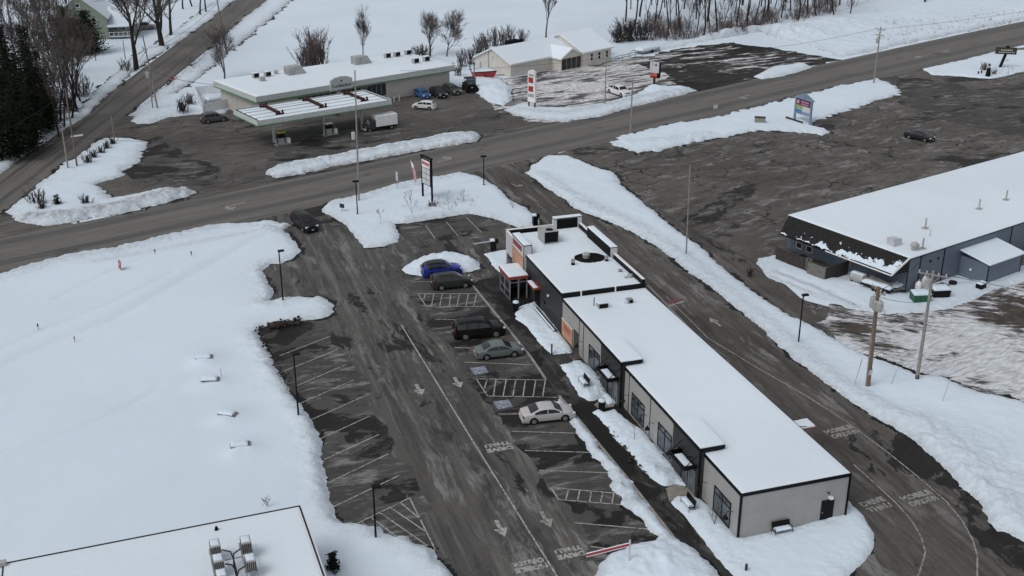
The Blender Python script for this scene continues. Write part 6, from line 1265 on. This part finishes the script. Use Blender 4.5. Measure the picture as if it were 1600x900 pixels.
def conifer(seed, h, r, dens=1.0, m='fir', droop=.25, top=.03, base=.08):
    rg = random.Random(seed); tr = MB().tube([(0,0,-.2),(0,0,h*.97)],[h*.018,h*.004],7); cr = MB()
    z = h*base
    while z < h*.985:
        f = z/h; rr = r*(1-f)**.7*rg.uniform(.5,1.25)+r*top
        nb = max(5, int((7+5*(1-f))*dens))
        for k in range(nb):
            a = rg.uniform(0,6.283); L_ = rr*rg.uniform(.7,1.15); ca, sa = math.cos(a), math.sin(a); nseg = max(3,int(L_/.45))
            for j in range(nseg):
                t = (j+.6)/nseg; rad = L_*t; zz = z-droop*L_*t+.18*L_*t*t+rg.uniform(-.12,.12); wd = (.34+.30*(1-t))*min(1,.5+L_*.25)
                c = Vector((rad*ca+rg.uniform(-.18,.18), rad*sa+rg.uniform(-.18,.18), zz))
                for q in range(3):
                    o1 = Vector((rg.gauss(0,1),rg.gauss(0,1),rg.gauss(0,.45))).normalized()*wd; o2 = Vector((rg.gauss(0,1),rg.gauss(0,1),rg.gauss(0,.5))).normalized()*wd*.55
                    cr.add([c-o1*.5, c+o1*.7, c+o2], [(0,1,2)])
        z += max(.26, h*.022)*rg.uniform(.8,1.2)/max(.7,dens**.5)
    return tr, cr
def fir(seed, loc, h, r, label, m='fir', name='fir_tree', group=None, **kw):
    a, b = conifer(seed, h, r, m=m, **kw); t_ = thing(name, label, 'tree', loc, 0, group); a.build('trunk', M['bark'], t_); b.build('crown', M[m], t_); return t_

# left: firs and mixed wood along the side road
f1 = fir(1, C(18,238), 17, 3.6, 'tall dark fir at the left edge of the photo', group='dark firs by the side road')
f2 = fir(2, C(58,214), 19, 3.9, 'tallest dark fir beside the grey snow bank', group='dark firs by the side road')
for k, (px, py, s, src, l_) in enumerate(((36,222,.85,f1,'dark fir between the two tallest firs'),(82,190,.62,f2,'small dark fir at the right end of the fir group'),(8,205,1.05,f2,'tall fir behind the left edge fir'),(40,195,1.0,f1,'fir at the back of the fir group'),(70,176,.9,f1,'fir behind the small dark fir'),(-8,232,.9,f2,'fir cut by the left edge'),(66,200,.5,f1,'low young fir in front of the tallest fir'),(22,180,1.1,f2,'fir rising at the back left of the group'),(52,236,.8,f1,'fir leaning over the grey snow bank, lowest in the group'),(30,248,.7,f2,'low fir nearest the lower left edge'),(4,252,.75,f1,'small fir in the lower left corner of the wood'),(56,160,1.0,f2,'tall fir behind the gap in the group'),(14,150,1.1,f1,'tall fir deep in the wood at the left'),(78,206,.55,f1,'young fir nearest the road'))):
    dup(src, C(px,py), k*1.3, l_, (s*1.3*rnd.uniform(.9,1.15), s*1.3*rnd.uniform(.9,1.15), s*rnd.uniform(.72,.95)))
y1 = fir(5, C(138,83), 9.5, 3.6, 'round dark evergreen in front of the green house', 'yew', 'evergreen', dens=1.5, top=.35, base=.02, droop=.05)
fir(6, C(106,84), 10.5, 3.9, 'broad dark evergreen left of the green house', 'yew', 'evergreen', dens=1.3, top=.30, base=.02, droop=.05)
T1 = tree(11, 'big forked bare tree on the house lawn beside the side road', C(213,108), 1.0, 1.0, h=19, r=.58, rr=(.5,.78), kr=(.5,.8), levels=4, spread=.6, nkid=(6,8), first=.14)
tree(12, 'big bare tree with thick split trunk beside the side road', C(253,73), .4, 1.0, h=18, r=.7, rr=(.5,.78), kr=(.5,.8), levels=4, spread=.62, nkid=(6,8), first=.14)
tree(13, 'bare tree behind the thick split trunk tree', C(267,56), 2.4, 1.0, h=18, r=.4, levels=4, nkid=(4,6), first=.25)
WT = [tree(20+k, 'slim bare tree in the left wood', C(96,192), k, 1.0, 'bare_tree', 'slim bare trees in the left wood', h=15, r=.22, levels=4, spread=.5, nkid=(4,6), first=.3) for k in range(3)]
WT[1].location = C(74,150); WT[2].location = C(88,168)
rg = random.Random(4)
pos = [(100,200),(92,214),(112,188),(120,170),(104,160),(126,158),(118,146),(108,176),(116,160),(60,132),(45,118),(80,118),(20,128),(98,130),(30,98),(62,95),(10,88),(86,88),(48,72),(20,60),(72,58),(100,62),(36,42),(8,38),(62,34),(92,32),(112,40),(120,22),(50,14),(78,12),(22,10),(104,8),(140,8),(160,4),(6,160),(28,150),(52,160)]
for k, p in enumerate(pos): dup(WT[k%3], C(*p), rg.uniform(0,6), None, rg.uniform(.8,1.25))
for k, p in enumerate(((313,24),(322,20),(300,10),(286,14))): dup(WT[k%3], C(*p), k*2, 'slim bare tree by the upper bend of the side road', 1.1)
for o in list(COL.objects):
    if o.get('label') == 'slim bare tree by the upper bend of the side road': o['group'] = 'slim trees by the upper bend'
shrub(31, C(198,112), 2.6, 3.0, 'pale bare bush beside the big forked tree', n=24); shrub(32, C(108,172), 3.0, 3.4, 'brown bush at the snow bank by the firs', 'dshrub', n=30); shrub(33, C(130,150), 3.6, 5.0, 'wide bare bush on the lawn edge', n=34); shrub(34, C(285,178), 2.8, 3.6, 'dark bare bush left of the white enclosure', 'dshrub', n=34); shrub(35, C(298,166), 2.4, 3.0, 'grey bare bush behind the enclosure bush', n=26)
# behind the store
tree(41, 'wide bare tree left of the store roof', C(351,124), 0, 1.0, h=9.5, r=.2, levels=4, spread=.65, nkid=(6,8), rmin=.017, tf=.55, kr=(.5,.85), up=.42, first=.12, bm='lbark')
shrub(42, C(494,108), 7.5, 7.5, 'big purple brown bush behind the store', 'ptwig', n=70); shrub(43, C(478,108), 4.5, 5, 'lower purple bush left of the big one', 'ptwig', n=36)
tree(44, 'slender bare tree behind the middle of the store roof', C(568,96), 1.2, 1.0, h=9, r=.16, levels=4, spread=.42, nkid=(5,6), rmin=.017, tf=.55, kr=(.5,.85), up=.42, first=.15, bm='lbark')
tree(45, 'dense dark bare tree behind the right part of the store', C(672,88), .3, 1.0, h=9.5, r=.25, levels=4, spread=.75, nkid=(6,8), rmin=.017, tf=.55, kr=(.5,.85), up=.42, first=.12); tree(46, 'bare tree at the right rear corner of the store', C(698,88), 2.2, 1.0, h=8.5, r=.18, levels=4, spread=.6, nkid=(6,8), rmin=.017, tf=.55, kr=(.5,.85), up=.42, first=.15, bm='lbark')
shrub(47, C(660,92), 3.2, 6, 'dark bush under the dense bare tree', 'dshrub', n=46)
tree(48, 'tall slender bare tree behind the hall roof', C(853,60), .9, 1.0, h=14, r=.22, levels=4, spread=.38, nkid=(6,8), rmin=.021, first=.2, bm='lbark')
for k, (x_, y_, h_) in enumerate(((722,104,3.2),(735,100,3.4),(748,90,4.2),(758,82,4.6),(772,72,4.0),(785,70,3.6),(798,68,3.8),(716,118,2.4),(815,66,3.0))): shrub(50+k, C(x_,y_), h_, h_*.9, 'grey leafless brush in the hedge between store and hall', 'twig', n=24, group='brush hedge between store and hall')
# far wood on the right
FT = [tree(60+k, 'tall bare trunk in the far wood', C(1011,50), k, 1.0, 'bare_tree', 'tall bare trees in the far wood', h=17+2*k, r=.17+.03*k, levels=4, spread=.36, nkid=(4,6), first=.35, tm='twig') for k in range(4)]
pts = [(1011,50),(1022,46),(1044,56),(1062,58),(1076,50),(1088,52),(1098,58),(1120,50),(1132,38),(1150,22),(1180,38),(1201,24),(1212,14),(1246,38),(1262,22),(1328,24),(1290,16),(1310,8),(1086,30),(1104,34),(1030,30),(1055,24),(1070,14),(1160,8),(1142,12),(1222,28),(1236,16),(1188,10),(1276,30),(990,44),(1000,26),(978,34),(1040,12),(1118,18),(1171,24),(1445,4),(1256,8),(1020,8),(1094,8),(1205,6),(1302,28),(1230,4),(1130,2),(1064,2),(985,14),(1152,40),(1192,32),(1166,46),(1110,44),(1048,40)]
rg = random.Random(8)
for k, p in enumerate(pts):
    if k < 4: FT[k].location = C(*p); FT[k].scale = (1,1,1)
    else: dup(FT[k%4], C(p[0]+rg.uniform(-2,2),p[1]), rg.uniform(0,6), None, (lambda s_: (s_*1.1, s_*1.1, s_))(rg.uniform(.6,1.25)))
SB = shrub(80, C(965,66), 4.2, 5, 'dark bare bush at the left end of the far wood', 'dshrub', n=44); shrub(81, C(982,64), 5.2, 6, 'large dark bush beside the brown shed', 'dshrub', n=60); shrub(82, C(1002,62), 4.5, 5.5, 'dark bush at the foot of the first far trunks', 'dshrub', n=46)
# undergrowth: reads as one mass
us = MB(); rg = random.Random(10); base = [shrub_mesh(90+k, 2.8, 3.2, 12, 1) for k in range(4)]
for k in range(190):
    x_ = rg.uniform(1005,1335); yl = float(np.interp(x_, (960,1010,1040,1100,1180,1240,1290,1340), (62,62,66,62,52,42,26,12))); y_ = yl-abs(rg.gauss(0,19))
    if y_ < -18: continue
    g = G(x_,y_); a = rg.uniform(0,6.28); s = rg.uniform(.5,1.25); ca, sa = math.cos(a)*s, math.sin(a)*s; b = base[k%4]
    us.add([(g.x+p[0]*ca-p[1]*sa, g.y+p[0]*sa+p[1]*ca, p[2]*s) for p in b.v], b.f)
tag(us.build('undergrowth', M['ptwig']), 'tangled leafless undergrowth below the far wood', 'undergrowth', kind='stuff')
gr = MB(); rg = random.Random(12)
def tuft(px, py, n, sx, sy, h=.9, mb=gr):
    for k in range(n):
        g = G(px+rg.gauss(0,sx), py+rg.gauss(0,sy))
        for j in range(5):
            a = rg.uniform(0,6.28); l = h*rg.uniform(.5,1.1); d = Vector((math.cos(a)*.35*l,math.sin(a)*.35*l,l)); s = Vector((-math.sin(a),math.cos(a),0))*.03
            b = Vector((g.x+rg.gauss(0,.2),g.y+rg.gauss(0,.2),.2)); mb.add([b-s,b+s,b+d],[(0,1,2)])
for a in ((1400,58,60,26,7),(1450,45,50,40,6),(1520,38,50,45,6),(1400,40,30,20,5),(1560,26,40,30,5),(1560,112,20,12,4),(300,95,30,10,12),(205,205,12,5,5),(700,318,20,14,6),(665,330,14,20,6),(730,318,12,10,4)): tuft(*a)
for a in ((150,196,60,25,16),(215,125,60,30,22),(255,150,60,30,28),(340,70,60,20,22)): pass
tag(gr.build('dead_grass', M['grass']), 'dry grass stalks poking through roadside snow', 'grass', kind='stuff')
lt = MB(); rg = random.Random(14)
def litter(path, n, jit, smin=.06, smax=.22):
    P_ = PL(path); segs = list(zip(P_[:-1], P_[1:])); ls = [(b-a).length for a, b in segs]
    for k in range(n):
        a, b = rg.choices(segs, ls)[0]; p = a+(b-a)*rg.random(); s = rg.uniform(smin,smax); z = .12+s*.3
        lt.ball((p.x+rg.gauss(0,jit),p.y+rg.gauss(0,jit),z+rg.uniform(0,.35)), s, s*rg.uniform(.6,1.4), s*.6, 6, 4, .35, rg)
litter([(404,520),(428,512),(470,504)], 130, .35); litter([(405,522),(428,569),(470,634)], 70, .25, .05,.15); litter([(945,665),(985,716),(1012,748)], 26, .15, .06,.16)
litter([(480,256),(520,250)], 20, .3); litter([(605,232),(640,227)], 16, .3); litter([(685,212),(730,208)], 26, .4)
tag(lt.build('debris', M['dshrub']), 'dark clods, leaves and turf along the edges of the snow', 'debris', kind='stuff')
# island shrubs
for k, (x_, y_, h_, l_) in enumerate(((138,258,1.1,'low dark shrub, nearest in the island row'),(147,250,1.1,'low dark shrub, second from the near end of the row'),(159,243,.9,'low grey shrub in the middle of the island row'),(168,236,1.1,'low dark shrub, fourth in the island row'),(178,229,1.0,'low dark shrub at the far end of the island row'),(58,322,2.0,'spreading dark shrub at the left tip of the island'),(66,330,1.0,'small twiggy shrub beside the spreading one'),(136,322,1.1,'low shrub by the island snow bank'))): shrub(100+k, C(x_,y_), h_+.5, h_*1.5, l_, 'dshrub', n=26, group='shrubs on the snow island')
t_ = fir(110, C(90,323,.2), 1.5, .75, 'small round dark evergreen on the island', 'yew', 'evergreen_shrub', dens=.8, top=.4, base=.05)
fir(111, C(521,897,.1), 1.7, .6, 'small dark conifer beside the foreground roof corner', 'fir', 'conifer_shrub', dens=1.0, top=.1, base=.03)
# saplings
for k, (x_, y_, h_, l_) in enumerate(((595,355,2.2,'thin sapling left on the sign verge'),(644,338,3.0,'thin tall sapling in the middle of the sign verge'),(726,318,1.8,'twiggy sapling right of the tenant sign'),(991,692,2.2,'sapling in the snow bed between the awnings'),(1115,826,1.7,'small pale sapling by the near end bench'),(893,574,1.8,'thin sapling at the upper end of the bench bed'),(802,330,1.6,'thin sapling at the verge corner near the shop'),(418,797,1.2,'bare twig bush behind the foreground roof edge'))):
    a, b = grow(120+k, h_*1.2, .03, levels=3, spread=.6, nkid=(3,5), first=.25, rmin=.012); t_ = thing('sapling', l_, 'sapling', C(x_,y_,.2), 0, 'young bare saplings'); a.build('trunk', M['bark'], t_); b.build('crown', M['twig'], t_)
shrub(130, C(676,325), 1.0, 2.2, 'low pale bush at the foot of the tenant sign', 'twig', n=40); shrub(131, C(1538,112), 1.8, 2.6, 'reddish bare shrub beside the lighthouse ornament', 'ptwig', n=34); shrub(132, C(1552,118), 1.2, 1.8, 'small bare shrub in front of the slanted sign', 'ptwig', n=26); shrub(133, C(1172,432), 1.0, 1.2, 'tiny dark shrub on the bank by the drive lane', 'dshrub', n=18)
